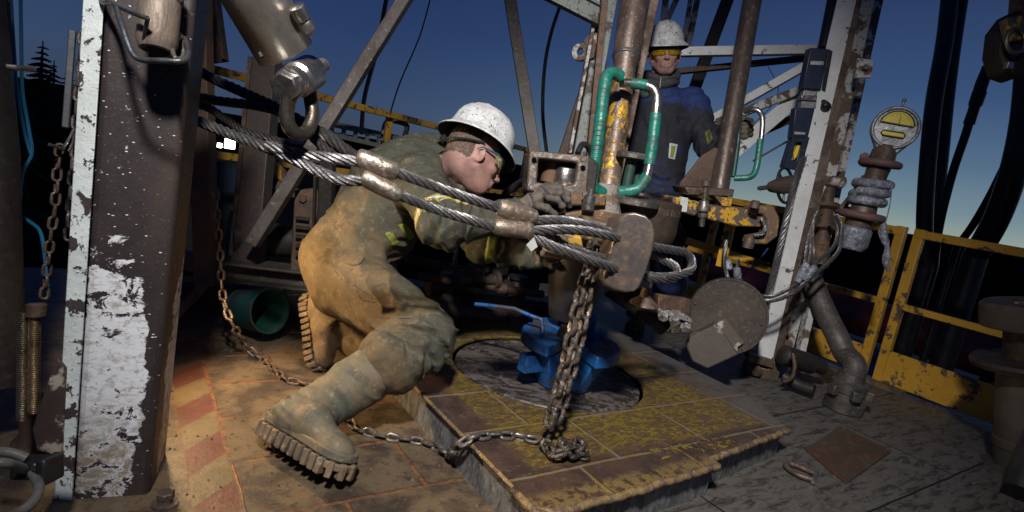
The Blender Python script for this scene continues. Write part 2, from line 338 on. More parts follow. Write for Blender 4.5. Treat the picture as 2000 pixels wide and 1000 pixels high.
def deck_mat():
    q = NT('rotary_deck_plate'); v = wob(q, .016, 8); v2 = q.map(loc=(-.885, -.84, 0), src=v); bc, bf = brick(q, v2, .42, .262, .008, .4)
    s, t, _ = q.sep(v); n1 = q.noise(7, 8, .68, .4); n2 = q.noise(30, 6, .7); n3 = q.noise(120, 4, .7); nw = q.noise(22, 7, .78, 1.2, q.map((1, 2.2, 1)))
    col = q.mix(q.step(n1, .5, .12), (.088, .050, .034), (.050, .033, .026)); col = q.mix(q.step(n2, .6, .06), col, (.10, .070, .055)); col = q.mix(q.step(n3, .66, .05), col, (.16, .13, .10))
    back = q.step(t, 2.0, .25); col = q.mix(q.math('MULTIPLY', back, .6), col, (.08, .07, .05))
    R = q.step(s, 2.12, .05); col = q.mix(q.math('MULTIPLY', q.math('MULTIPLY', R, .8), q.step(n1, .45, .1)), col, (.12, .11, .10))
    yr = q.math('MULTIPLY', q.ins(s, 1.0, 2.12, .03), q.ins(t, 1.135, 2.5, .02)); ym = q.math('MAXIMUM', q.math('MULTIPLY', yr, q.step(nw, .52, .05)), q.math('MULTIPLY', q.math('MULTIPLY', bf, yr), .7)); ym = q.math('MAXIMUM', ym, q.math('MULTIPLY', yr, q.math('MULTIPLY', q.step(n1, .48, .12), .25)))
    col = q.mix(q.math('MULTIPLY', ym, .85), col, (.24, .165, .015))
    seam = q.mix(q.step(n2, .5, .1), (.22, .14, .035), (.20, .16, .13)); col = q.mix(q.math('MULTIPLY', bf, .85), col, seam)
    fy = q.math('MULTIPLY', q.math('SUBTRACT', 1.0, q.step(t, 1.02, .02)), q.step(n2, .47, .05)); col = q.mix(q.math('MULTIPLY', fy, .8), col, (.22, .15, .05))
    h = q.math('ADD', q.math('MULTIPLY', n1, .5), q.math('MULTIPLY', n2, .4)); nr = q.bump(h, .6, .012); nr = q.bump(bf, .8, .008, nr); nr = q.bump(n3, .4, .003, nr); nr = q.bump(ym, .2, .002, nr)
    return q.done(col, q.math('ADD', .17, q.math('MULTIPLY', n2, .5)), .1, nr, .5)
fm = floor_mat(); dm = deck_mat()
g = M(); g.box((1.50, 1.30, -.15), (5.1, 4.8, .30)); local('rig_floor', g, fm, 'structure')
# the raised deck round the rotary table
RC = (1.525, 1.775); N = 72
def ring_pts(poly, n):
    out = []
    for i in range(n):
        an = 2*math.pi*i/n; dx, dy = math.cos(an), math.sin(an); best = 9
        for k in range(len(poly)):
            (x1, y1), (x2, y2) = poly[k], poly[(k+1) % len(poly)]; ex, ey = x2-x1, y2-y1; den = dx*ey-dy*ex
            if abs(den) < 1e-9: continue
            tt = ((x1-RC[0])*ey-(y1-RC[1])*ex)/den; uu = ((x1-RC[0])*dy-(y1-RC[1])*dx)/den
            if tt > 0 and -1e-6 <= uu <= 1+1e-6: best = min(best, tt)
        out.append((RC[0]+dx*best, RC[1]+dy*best))
    return out
dp = [(.885, .955), (1.2, .955), (1.62, .975), (1.625, 1.01), (2.19, 1.07), (2.33, 1.35), (2.37, 3.0), (.885, 3.0)]
# outline with its corners kept: sample the polygon itself and match it to the circle by angle
def dens(poly, st):
    out = []
    for k in range(len(poly)):
        a = Vector((*poly[k], 0)); b = Vector((*poly[(k+1) % len(poly)], 0)); n = max(1, int((b-a).length/st)); out += [a.lerp(b, i/n) for i in range(n)]
    return out
op = dens(dp, .04)
def jag(p):
    if p.y < 1.09: return Vector((p.x, p.y+(mnoise.noise(Vector((p.x*22, 0, 3)))*.006), 0))
    return p
op = [jag(p) for p in op]
def onc(p, r, z):
    d = Vector((p.x-RC[0], p.y-RC[1], 0)).normalized(); return Vector((RC[0]+d.x*r, RC[1]+d.y*r, z))
g = M(); zt = .122; th = .014
g.frame([Vector((p.x, p.y, zt-th)) for p in op], [onc(p, .405, zt-th) for p in op], (0, 0, th)); deck = local('raised_deck', g, dm, 'structure', bevel=.003)
g = M(); ip = [Vector((p.x+(.012 if p.x < 1 else -.015 if p.x > 2.15 else 0), p.y+(.018 if p.y < 1.1 else 0), 0)) for p in op]
n_ = len(ip); g.add([tuple(p) for p in ip]+[(p.x, p.y, zt-th) for p in ip], [(i, (i+1) % n_, (i+1) % n_+n_, i+n_) for i in range(n_)])
plate_g = gm('grimy_grey_plate', (.16, .16, .16), (.075, .072, .068), .5, 9, .1, (.26, .26, .25), .60, 40, .5, .7, .1, .5, (3, 3, 1)); local('side_plate', g, plate_g, None, deck)
g = M(); fr_ = [p for p in op if p.y < 1.09]; fr_.sort(key=lambda p: p.x)
P = [Vector((p.x, p.y-.001, zt-.007+mnoise.noise(Vector((p.x*30, 5, 0)))*.004)) for p in fr_]; P = cr(P, 4)
g.tube(P, [.011+.0045*mnoise.noise(Vector((p.x*60, 1, 0))) for p in P], 10)
bead = gm('yellowed_weld_bead', (.26, .17, .07), (.12, .08, .06), .52, 30, .08, (.30, .25, .19), .62, 90, .45, .6, .1, .8); local('edge_bead', g, bead, None, deck)
g = M(); P = cr([Vector((.887, y, zt-.004)) for y in np.linspace(.96, 2.98, 60)], 2); g.tube(P, [.006+.002*mnoise.noise(Vector((0, p.y*50, 0))) for p in P], 8); local('edge_weld', g, bead, None, deck)
# painted word
def word(txt, size, mat, loc, rot, parent, name, ext=.0006, sx_=1.0):
    c = bpy.data.curves.new(name, 'FONT'); c.body = txt; c.size = size; c.extrude = ext; c.align_x = 'CENTER'; c.align_y = 'CENTER'; c.offset = size*.012
    o = bpy.data.objects.new('tmp', c); COL.objects.link(o); dg = bpy.context.evaluated_depsgraph_get(); me = bpy.data.meshes.new_from_object(o.evaluated_get(dg)); COL.objects.unlink(o); bpy.data.objects.remove(o)
    for v in me.vertices: v.co.x *= sx_
    me.materials.clear(); me.materials.append(mat); r = bpy.data.objects.new(name, me); COL.objects.link(r); r.location = loc; r.rotation_euler = rot
    if parent: r.parent = parent
    return r
def worn_letters():
    q = NT('worn_yellow_lettering'); n = q.noise(26, 7, .75, .8); f = q.step(n, .54, .05)
    col = q.mix(f, (.050, .031, .027), (.22, .155, .02)); return q.done(col, .6, 0.0, q.bump(n, .3, .002), .3)
word('DANGER', .088, worn_letters(), (1.635, 1.075, zt+.001), (0, 0, math.radians(-2)), deck, 'painted_word', sx_=1.15)
# rotary table
rot_t = thing('rotary_table', 'round grimy steel rotary table set flush into the raised deck around the pipe', 'rotary table', RG @ Vector((*RC, 0)))
def rot_mat():
    q = NT('wet_rotary_steel'); n1 = q.noise(11, 8, .7, .8, q.map((1, 2.2, 1), rot=(0, 0, .6))); n2 = q.noise(45, 5, .7)
    col = q.mix(q.step(n1, .50, .03), (.15, .125, .11), (.040, .032, .028)); col = q.mix(q.step(n2, .62, .05), col, (.22, .19, .17))
    return q.done(col, q.math('ADD', .22, q.math('MULTIPLY', n2, .5)), .3, q.bump(n1, .6, .008), .5)
rc3 = RG @ Vector((*RC, 0)); g = M(); g.lathe(rc3, Z, [(.10, .03), (.10, .108), (.355, .108), (.36, .103), (.366, .103), (.372, .109), (.392, .109), (.396, .09), (.396, .02)], 96, cap=False); part('table_disc', g, rot_mat(), rot_t)
for k in range(5):
    g = M()
    an = .3+k*1.25; c = rc3+Vector((math.cos(an)*.33, math.sin(an)*.33, .108)); g.lathe(c, Z, [(.014, -.002), (.014, .003), (.008, .003), (.008, .001)], 16); part('lock_bolt', g, steel, rot_t)

# ---------------------------------------------------------------- outside: ground, far wood, trees
gnd = gm('night_ground', (.010, .009, .008), (.03, .03, .033), .62, .35, .1, (.03, .03, .025), .6, 3, .9, .9, 0.0, .3, spec=0.0)
g = M(); g.v = [(-900, -600, -3.4), (900, -600, -3.4), (900, 1500, -3.4), (-900, 1500, -3.4)]; g.f = [(0, 1, 2, 3)]; struct('ground', g, gnd)
bark = gm('dark_bark', (.035, .025, .02), rough=.9); needle = gm('spruce_needles', (.012, .022, .014), (.02, .032, .018), .5, 4, .2, rough=.9, bump=.2)
def spruce_data(seed, tiers=34):
    rnd = random.Random(seed); g = M(); nb = 24
    for k in range(tiers):
        u = k/tiers; z = .08+.92*u; r = .19*(1-u)**.85*(rnd.uniform(.75, 1.15))+.010
        for b in range(nb):
            a = rnd.uniform(0, 6.28); L = r*rnd.uniform(.6, 1.2); d = Vector((math.cos(a), math.sin(a), 0)); sd_ = Vector((-d.y, d.x, 0)); w = L*.62
            tip = d*L+Vector((0, 0, z-L*.35)); base = Vector((0, 0, z))
            for j in range(3):
                f0 = j/3; p = base.lerp(tip, f0); e = base.lerp(tip, f0+.45); s_ = w*(1-f0*.6)
                g.add([p, e+sd_*s_-Z*s_*.5, e+d*s_*.4, e-sd_*s_-Z*s_*.5], [(0, 1, 2), (0, 2, 3)])
        g.add([Vector((0, 0, z)), Vector((.01, 0, z-.03)), Vector((0, .01, z-.03))], [(0, 1, 2)])
    return mesh('crown', g.v, g.f, needle, 0)
sp = [spruce_data(k) for k in range(4)]
tg = M(); tg.tube([Vector((0, 0, 0)), Vector((0, 0, .5)), Vector((0, 0, 1.0))], [.016, .010, .003], 7); trunk_me = mesh('trunk', tg.v, tg.f, bark, 60)
def spruce(x, y, h, k, label, grp, base=-3.4):
    r = thing('spruce_tree', label, 'tree', (x, y, base), grp); r.scale = (h*.95, h*.95, h); r.rotation_euler.z = random.uniform(0, 6)
    for nm, me in (('trunk', trunk_me), ('crown', sp[k % 4])):
        o = bpy.data.objects.new(nm, me); COL.objects.link(o); o.parent = r
def topat(x, y, d, base=-3.4):                            # tree whose tip is seen at x, y
    p = at(x, y, d); return p.x, p.y, p.z-base
for i, (x, y, d, lab) in enumerate([(84, 80, 16, 'tallest dark spruce, left of the white-edged column'), (106, 118, 17, 'spruce leaning against the tallest one beside the column'), (134, 135, 18, 'narrow spruce just left of the white-edged column'), (48, 150, 19, 'low spruce behind the pair of blue hoses'), (150, 175, 22, 'small spruce touching the edge of the column')]):
    px_, py_, h = topat(x, y, d); spruce(px_, py_, h, i, lab, 'spruces left of the column')
tl = 'dark distant spruce in the tree line beyond the yellow railing'
xs = list(range(1610, 2080, 17)); rnd = random.Random(3)
for i, x in enumerate(xs):
    d = rnd.uniform(55, 80); yy = 322+.176*(x-1000)+rnd.uniform(-4, 16)+14; px_, py_, h = topat(x+rnd.uniform(-6, 6), yy, d); spruce(px_, py_, h, i, tl, 'tree line beyond the railing')
for i, x in enumerate(range(1020, 1600, 22)):
    d = rnd.uniform(55, 80); yy = 322+.176*(x-1000)+rnd.uniform(0, 14)+12; px_, py_, h = topat(x, yy, d); spruce(px_, py_, h, i, 'dark distant spruce in the tree line behind the rig machinery', 'tree line behind the machinery')
for i, x in enumerate(range(-60, 900, 26)):
    d = rnd.uniform(40, 60); yy = 322+.176*(x-1000)+rnd.uniform(-8, 14)+10; px_, py_, h = topat(x, yy, d); spruce(px_, py_, h, i, 'dark distant spruce in the tree line left of the worker with the ropes', 'tree line on the left')
g = M(); P = [];
for i in range(0, 61):
    an = math.radians(-62+i*2.07); R_ = 150+12*math.sin(i*1.3); P.append((math.sin(an)*R_, math.cos(an)*R_, -.9+1.0*mnoise.noise(Vector((i*.35, 0, 0)))))
n_ = len(P); g.v = [(x, y, -3.4) for x, y, z in P]+[(x, y, z) for x, y, z in P]+[(x*1.5, y*1.5, z*.9) for x, y, z in P]
g.f = [(i, i+1, n_+i+1, n_+i) for i in range(n_-1)]+[(n_+i, n_+i+1, 2*n_+i+1, 2*n_+i) for i in range(n_-1)]
struct('hills', g, gm('far_dark_wood', (.006, .008, .006), rough=.95, spec=0.0))
# ================================================================ LEFT: the big column and what hangs on it
def column_mat():
    q = NT('scraped_column_paint'); x, y, z = q.sep(); n1 = q.noise(7, 9, .68, .3, q.map((1.0, 1.0, .9))); n2 = q.noise(46, 6, .72, .3, q.map((1, 1, 1.6))); n3 = q.noise(160, 3, .6); nf = q.noise(20, 8, .72, .5, q.map((1, 1, 1.4)))
    col = q.mix(q.step(n1, .5, .15), (.042, .031, .030), (.028, .021, .021)); col = q.mix(q.step(q.noise(3.2, 5, .6, 0, q.map((1, 1, .25))), .56, .06), col, (.060, .038, .028))
    col = q.mix(q.step(n3, .68, .05), col, (.13, .10, .085))
    # white coat left on the lower half, scraped through where tools rub
    zz = q.math('SUBTRACT', .60, z)                                     # metres above the floor
    lo = q.math('MULTIPLY', q.step(zz, .05, .17), .30); lo = q.math('ADD', lo, q.math('MULTIPLY', q.step(zz, -.25, .3), .02))
    side = q.math('MULTIPLY', q.step(q.math('ADD', x, q.math('MULTIPLY', q.math('SUBTRACT', nf, .5), .22)), .062, .045), -.36)
    m = q.math('ADD', q.math('ADD', q.math('ADD', q.math('MULTIPLY', n1, .55), q.math('MULTIPLY', nf, 1.25)), lo), side)
    m = q.math('SUBTRACT', m, q.math('MULTIPLY', q.step(zz, .42, .12), .07))
    wm = q.step(m, 1.088, .010)
    vo = q.vor(46, q.map((1, 1, 2.3), rot=(.2, .3, .5))); chip = q.math('MULTIPLY', q.math('SUBTRACT', 1.0, q.step(q.math('ADD', vo, q.math('MULTIPLY', n2, .3)), .262, .015)), q.step(n1, .44, .03))
    wm = q.math('MAXIMUM', wm, chip)
    wc = q.mix(q.step(n2, .56, .10), (.76, .77, .80), (.42, .39, .35)); wc = q.mix(q.math('MULTIPLY', q.step(zz, .40, .10), q.step(nf, .50, .08)), wc, (.26, .21, .15))
    col = q.mix(wm, col, wc); nr = q.bump(wm, .5, .003); nr = q.bump(n1, .35, .006, nr); nr = q.bump(n3, .25, .002, nr)
    return q.done(col, q.math('ADD', .34, q.math('MULTIPLY', n2, .35)), 0.0, nr, .5)
strip_m = gm('white_flange_paint', (.70, .75, .73), (.05, .035, .035), .57, 24, .015, (.12, .09, .07), .62, 70, .4, .7, 0.0, .5)
colf = gp(300, 965); Nc = Vector((.42, -.907, 0)).normalized(); O1 = Vector(colf)
FRb, FLb, FLt, FRt = onp(288, 1000, O1, Nc), onp(128, 1000, O1, Nc), onp(190, 0, O1, Nc), onp(382, 0, O1, Nc)
def extd(a, b, k): return a+(b-a)*k
FR2 = extd(FRb, FRt, 1.35); FL2 = extd(FLb, FLt, 1.35)
kb = -(FRb.z)/(FRt.z-FRb.z); FR0 = extd(FRb, FRt, kb-.01); kb = -(FLb.z)/(FLt.z-FLb.z); FL0 = extd(FLb, FLt, kb-.01)
col_t = thing('steel_column', 'large dark steel column in the left foreground, its lower half covered in scraped white paint', 'column', (FR0+FL0)/2-Vector((0, 0, .0)))
back = -Nc*.20; cx = (FR0-FL0).normalized()
g = M(); g.loft([[FL0+cx*.012, FR0, FR0+back+cx*.01, FL0+cx*.012+back], [FL2+cx*.012, FR2, FR2+back+cx*.01, FL2+cx*.012+back]]); part('box_section', g, column_mat(), col_t, bevel=.014, seg=3)
N2 = Vector((-.10, -1, 0)).normalized()
q0, q1 = onp(107, 840, FL0, N2), onp(168, 0, FL0, N2); S0 = extd(q0, q1, -.5); S1 = extd(q0, q1, 1.45)
S0 = FL0-cx*.030+Vector((0, .01, 0)); S1 = FL2-cx*.030+Vector((0, .01, 0))
g = M(); g.loft([[FL0+cx*.012+Nc*.003, S0, S0+back*.07, FL0+cx*.01+back*.07], [FL2+cx*.012+Nc*.003, S1, S1+back*.07, FL2+cx*.01+back*.07]]); part('white_flange', g, strip_m, col_t, bevel=.002)
g = M(); g.loft([[S0+cx*.01+back*.1, S0+cx*.01+back*1.0, FL0+cx*.02+back, FL0+cx*.02+back*.1], [S1+cx*.01+back*.1, S1+cx*.01+back, FL2+cx*.02+back, FL2+cx*.02+back*.1]]); part('side_web', g, dark, col_t)
# lower gusset on the left of the column
pl = [onp(x, y, FL0-cx*.05, Nc) for x, y in [(112, 700), (88, 760), (62, 840), (70, 880), (122, 895), (130, 720)]]
g = M(); g.ext(pl, -Nc*.03); part('gusset', g, gm('scuffed_brown_gusset', (.06, .04, .035), (.36, .32, .26), .6, 18, .03, rough=.5), col_t, bevel=.004)
# pipe stub hanging in front of the column, held by a bent rod
stub = thing('hanging_pipe_stub', 'scraped brown pipe stub hanging at the top of the large column', 'pipe stub', at(305, 100, 1.13))
p0, p1 = at(320, -60, 1.14), at(305, 98, 1.13); g = M(); ax = (p1-p0).normalized(); L_ = (p1-p0).length
g.lathe(p0, ax, [(.0365, 0), (.0365, L_*.62), (.0365, L_*.9), (.030, L_), (.024, L_+.002), (.022, L_-.02)], 32); part('pipe_body', g, wood, stub)
g = M(); g.lathe(p0+ax*L_*.30, ax, [(.0372, 0), (.0395, .004), (.0395, .012), (.0372, .016)], 32); part('collar', g, wood, stub)
rod = thing('bent_steel_rod', 'grey bent steel rod looped round the hanging pipe stub on the column', 'rod', at(300, 118, 1.09))
g = M(); g.tube(T((196, -30, 1.17), (200, 2, 1.16), (222, 6, 1.12), (238, 50, 1.09), (256, 100, 1.08), (275, 116, 1.08), (320, 119, 1.08), (355, 119, 1.09), (367, 108, 1.12), (362, 80, 1.19), (345, 64, 1.20)), .0058, 10); g.tube(T((236, 14, 1.10), (262, 26, 1.08), (288, 36, 1.07)), .0048, 10); g.tube(T((289, 34, 1.07), (284, 60, 1.09), (280, 90, 1.11)), .004, 8)
part('rod_body', g, gm('blued_rod', (.10, .11, .125), (.06, .055, .055), .55, 20, .1, rough=.38, metal=.7), rod)
g = M(); g.tube(cr([at(352, 72, 1.17), at(338, 92, 1.14), at(342, 112, 1.12), at(356, 112, 1.14), at(360, 88, 1.18)], 8, True), .0042, 8, True); part('ring', g, steel, rod)

# ---------------------------------------------------------------- left edge
g = M(); g.tube([at(-55, -60, 1.5), at(-20, 300, 1.5), at(-10, 760, 1.45)], .062, 24); g.tube([at(-5, 0, 1.6), at(2, 200, 1.6)], .028, 14)
one('dark_standpipe', 'dark greasy standpipe at the far left edge of the picture', 'pipe', g, dark)
g = M(); g.tube(T((12, 130, 1.25), (30, 132, 1.26), (50, 134, 1.28), (68, 136, 1.3)), .006, 8); one('pipe_hook', 'short grey hook sticking out of the standpipe beside the spruces', 'hook', g, steel)
hp = [(T((20, -20, 1.7), (28, 110, 1.7), (33, 170, 1.7), (46, 250, 1.7), (60, 300, 1.7)), 'paler of two thin blue hoses, left one, at the far left'), (T((40, -20, 1.72), (42, 110, 1.72), (44, 180, 1.72), (56, 250, 1.7), (62, 300, 1.7), (44, 340, 1.68), (38, 420, 1.68), (36, 520, 1.68), (34, 620, 1.66)), 'long blue hose running down beside the standpipe at the far left'), (T((44, 424, 1.6), (62, 436, 1.6), (78, 452, 1.6), (86, 490, 1.6), (92, 560, 1.62)), 'short blue hose branching off above the threaded rods')]
for P, lb in hp: g = M(); g.tube(P, .0048, 8); one('blue_hose', lb, 'hose', g, bluehose, group='thin blue hoses at the far left')
g = M(); g.chain(T((118, 282, 1.35), (112, 330, 1.35), (108, 400, 1.36), (98, 470, 1.36), (88, 560, 1.38), (84, 600, 1.38)), .036, .022, .0034)
one('hanging_chain', 'thin dark chain hanging from a pin left of the large column', 'chain', g, rust_lt)
g = M(); g.tube([at(96, 282, 1.3), at(124, 292, 1.34)], .0035, 8); g.tube(cr([at(124, 288, 1.34), at(136, 268, 1.35), at(146, 250, 1.36), at(142, 280, 1.36), at(134, 296, 1.35)], 6), .003, 6); one('chain_pin', 'bright pin through the top of the thin hanging chain', 'pin', g, steel_br)
g = M(); g.chain(T((163, 60, 1.43), (158, 130, 1.43), (150, 230, 1.44), (146, 300, 1.44), (138, 400, 1.45), (133, 480, 1.46)), .044, .026, .0042, .6)
one('taut_chain', 'taut chain running straight up behind the white flange of the column', 'chain', g, steel)
g = M(); g.prof(at(142, 60, 1.55), at(128, 250, 1.55), [(-.008, -.01), (.008, -.01), (.008, .01), (-.008, .01)]); one('grey_strut', 'slim grey strut behind the taut chain left of the column', 'strut', g, gm('grey_strut_paint', (.05, .055, .065), rough=.5), bevel=.002)
# threaded rods
for k, (x0, y0, x1, y1, lb) in enumerate([(46, 610, 44, 822, 'left one of the two dull brass threaded rods at the lower left'), (68, 602, 66, 808, 'right one of the two threaded rods, the brighter, at the lower left')]):
    p0, p1 = at(x0, y0, 1.30), at(x1, y1, 1.30); ax = (p1-p0).normalized(); L_ = (p1-p0).length; pr = []
    n = int(L_/.0042)
    for i in range(n): pr += [(.0108, i*L_/n), (.0126, (i+.5)*L_/n)]
    g = M(); g.lathe(p0, ax, pr, 18); one('threaded_rod', lb, 'threaded rod', g, gm('brassy_thread_%d' % k, (.42, .30, .18) if k else (.30, .24, .17), (.16, .11, .07), .55, 14, .1, rough=.3, metal=.85), group='threaded rods at the lower left')
g = M(); p0 = at(72, 592, 1.30); g.lathe(p0, (at(71, 622, 1.3)-p0).normalized(), [(.016, 0), (.020, .004), (.020, .030), (.016, .034)], 22); one('rod_nut', 'round rusty nut on top of the brighter threaded rod', 'nut', g, rust)
# hoses and clamp in the lower left corner
hh = thing('hose_clamp', 'black hose clamp with a shiny bolt at the lower left, against the column', 'clamp', at(75, 915, 1.20))
g = M(); g.box(at(72, 912, 1.2), (.075, .05, .040), rotm(cR, cF)); g.box(at(98, 915, 1.19), (.022, .055, .055), rotm(cR, cF)); part('clamp_block', g, black, hh, bevel=.006)
g = M(); g.bolt(at(70, 912, 1.17), -cF, .008); part('bolt', g, steel_br, hh)
for P, lb in [(T((-30, 880, 1.16), (20, 884, 1.17), (52, 895, 1.18)), 'upper grey hose entering the black clamp from the left'), (T((-30, 905, 1.10), (15, 905, 1.12), (50, 918, 1.18)), 'middle grey hose entering the black clamp from the left'), (T((64, 925, 1.18), (76, 950, 1.14), (64, 980, 1.10), (30, 1005, 1.06), (-30, 1030, 1.0)), 'pale grey hose curling out under the black clamp towards the corner')]:
    g = M(); g.tube(P, .0095, 12); one('grey_hose', lb, 'hose', g, greyhose, group='grey hoses at the lower left')
g = M(); g.lathe(gp(78, 880), Z, [(.06, 0), (.06, .03), (.045, .05), (.045, .14), (.03, .15)], 26); one('rusty_pipe_stub', 'rusty capped pipe stub on the floor behind the black hose clamp', 'pipe stub', g, rust)
g = M(); bx = gp(322, 985); g.lathe(bx, Z, [(.030, 0), (.030, .006), (.016, .006), (.016, .020)], 24); g.bolt(bx+Z*.02, Z, .020, .014); one('floor_bolt', 'big rusty hex bolt standing in the floor right beside the foot of the column', 'bolt', g, rust_lt)

# ================================================================ TOP LEFT: hanging cylinder with its pin, shackle
cy = thing('hanging_cylinder', 'shiny bare metal cylinder hanging at the top left above the wire ropes', 'cylinder', at(530, 90, 1.25))
ca, cb = at(466, -62, 1.24), at(559, 103, 1.36); ax = (cb-ca).normalized(); L_ = (cb-ca).length
def cyl_m():
    q = NT('brushed_cylinder_steel'); n1 = q.noise(5, 6, .6, .2); n2 = q.noise(90, 4, .7, 0, q.map((1, 1, 1)))
    col = q.mix(q.step(n1, .52, .12), (.50, .46, .40), (.36, .32, .28)); col = q.mix(q.step(n2, .66, .05), col, (.12, .09, .07))
    return q.done(col, q.math('ADD', .26, q.math('MULTIPLY', n2, .3)), .9, q.bump(n2, .15, .002), .5)
g = M(); g.lathe(ca, ax, [(.069, -.05), (.069, L_-.004), (.066, L_), (.056, L_), (.054, L_-.02), (.054, 0)], 72, cap=False); part('sleeve', g, cyl_m(), cy)
g = M(); g.lathe(cb-ax*.02, ax, [(.055, 0), (.055, .004), (.02, .004)], 40); part('end_plate', g, dark, cy)
sd_ = cR*.9+cU*.25; g = M(); g.lathe(at(582, 18, 1.27), (at(606, 62, 1.31)-at(582, 18, 1.27)).normalized(), [(.012, -.01), (.018, -.006), (.018, .022), (.014, .026), (.017, .030), (.017, .05), (.010, .058)], 20); part('side_nipple', g, steel_br, cy)
g = M(); g.tube([at(507, 103, 1.16), at(512, 112, 1.16)], .0045, 8); part('slot', g, dark, cy)
sh = thing('steel_shackle', 'heavy steel shackle with a large hex-headed pin hanging under the shiny cylinder', 'shackle', at(590, 250, 1.35))
pa, pb = at(556, 170, 1.28), at(622, 132, 1.44); ax = (pb-pa).normalized(); L_ = (pb-pa).length
g = M(); g.lathe(pa+ax*.018, ax, [(.030, 0), (.036, .004), (.036, .028), (.030, .032)], 34); g.lathe(pa+ax*.056, ax, [(.034, 0), (.041, .008), (.041, .085), (.034, .095), (.020, .10)], 34); part('pin_bosses', g, steel_br, sh)
g = M(); g.lathe(pa-ax*.006, ax, [(.030, 0), (.034, .003), (.034, .026)], 6); part('hex_head', g, steel_br, sh)
g = M(); g.lathe(pa, ax, [(.017, .02), (.017, L_+.03)], 20); g.lathe(pb+ax*.02, ax, [(.012, 0), (.014, .004), (.012, .016)], 12); part('pin', g, steel, sh)
g = M(); g.tube(T((566, 188, 1.30), (560, 220, 1.31), (564, 245, 1.32), (580, 262, 1.34), (600, 255, 1.37), (610, 225, 1.39), (606, 190, 1.40), (604, 160, 1.41), n=6), .0165, 16); part('bow', g, gm('worn_shackle_bow', (.16, .13, .10), (.07, .06, .05), .5, 8, .1, (.35, .28, .18), .66, 50, .3, .5, .85, .4), sh)

# ================================================================ WIRE ROPE SLINGS
RR = .0148
fer = gm('scuffed_ferrule', (.32, .27, .22), (.17, .12, .085), .52, 14, .12, (.50, .48, .45), .62, 70, .33, .5, .85, .55, m2=.5)
def ferrule(g, a, b, r): 
    ax = (b-a).normalized(); L = (b-a).length; g.lathe(a, ax, [(r*.72, 0), (r*.94, L*.05), (r, L*.16), (r*1.0, L*.72), (r*.9, L*.93), (r*.66, L)], 30)
slA = thing('wire_rope_sling', 'upper wire rope sling from column to tong block, its ferrules above the other sling', 'wire rope', at(870, 390, 1.62), 'wire rope slings pulled across the worker')
slB = thing('wire_rope_sling', 'lower wire rope sling from column to tong block, its ferrules below the other sling', 'wire rope', at(870, 430, 1.6), 'wire rope slings pulled across the worker')
g = M(); g.rope(T((330, 95, 1.62), (400, 145, 1.62), (470, 178, 1.58), (540, 210, 1.52), (590, 238, 1.46), (650, 275, 1.43), (705, 314, 1.42)), RR)
g.rope(T((330, 175, 1.60), (420, 196, 1.58), (500, 206, 1.54), (555, 222, 1.49), (600, 256, 1.45), (640, 295, 1.43), (664, 312, 1.425)), RR*.92); g.rope(T((580, 238, 1.47), (640, 262, 1.44), (672, 292, 1.43), (706, 312, 1.42)), RR*.85, ph=1)
part('rope_loop', g, rope_dk, slA)
g = M(); g.rope(T((520, 285, 1.40), (580, 300, 1.40), (640, 308, 1.40), (702, 316, 1.42)), RR); part('rope_tail', g, rope_m, slA)
g = M(); ferrule(g, at(696, 306, 1.42), at(778, 338, 1.45), .0245); part('ferrule', g, fer, slA)
g = M(); g.rope(T((770, 335, 1.445), (860, 368, 1.50), (930, 392, 1.55), (985, 410, 1.6)), RR*.98); part('rope_span', g, rope_m, slA)
g = M(); ferrule(g, at(1045, 427, 1.64), at(974, 404, 1.58), .0265); part('end_ferrule', g, fer, slA, label='rusty end ferrule')
g = M(); g.rope(T((320, 215, 1.58), (375, 232, 1.54), (450, 262, 1.48), (520, 288, 1.42), (575, 312, 1.40), (630, 338, 1.40), (672, 352, 1.40), (712, 352, 1.42)), RR)
part('rope_loop', g, rope_m, slB)
g = M(); g.rope(T((330, 195, 1.62), (400, 208, 1.60), (440, 232, 1.58), (480, 258, 1.54), (540, 275, 1.5), (600, 300, 1.46)), RR*.8, ph=.5); part('rope_behind', g, rope_dk, slB)
g = M(); ferrule(g, at(706, 345, 1.42), at(784, 384, 1.45), .0225); part('ferrule', g, fer, slB)
g = M(); g.rope(T((776, 380, 1.445), (850, 408, 1.5), (920, 430, 1.54), (975, 446, 1.58)), RR*.95); part('rope_span', g, rope_m, slB)
g = M(); ferrule(g, at(1040, 452, 1.62), at(964, 442, 1.57), .0240); part('end_ferrule', g, fer, slB, label='grey end ferrule')
# loops through the block
eyes = thing('wire_rope_eye', 'steel wire rope eye looped through the rounded block and out on its far side', 'wire rope', at(1320, 520, 1.9))
g = M(); g.rope(T((1038, 432, 1.63), (1090, 430, 1.66), (1150, 440, 1.70), (1205, 458, 1.76), (1260, 478, 1.82), (1310, 488, 1.88), (1340, 494, 1.92), (1352, 512, 1.93), (1346, 530, 1.92), (1310, 540, 1.88), (1260, 540, 1.83)), RR*1.02); part('upper_strand', g, rope_m, eyes)
g = M(); g.rope(T((1034, 452, 1.61), (1090, 448, 1.63), (1150, 452, 1.67), (1210, 466, 1.72), (1255, 488, 1.86), (1290, 505, 1.9), (1318, 520, 1.9), (1322, 540, 1.9), (1300, 546, 1.88), (1262, 536, 1.83)), RR*1.02, ph=.8); part('middle_strand', g, rope_m, eyes)
g = M(); g.rope(T((1036, 460, 1.62), (1080, 482, 1.62), (1130, 500, 1.65), (1190, 520, 1.70), (1240, 540, 1.80), (1300, 545, 1.86)), RR*1.05, ph=.4); g.rope(T((1040, 462, 1.66), (1078, 462, 1.68), (1100, 478, 1.68), (1130, 490, 1.70), (1180, 505, 1.74)), RR*.9, ph=.4); part('lower_strand', g, rope_m, eyes)
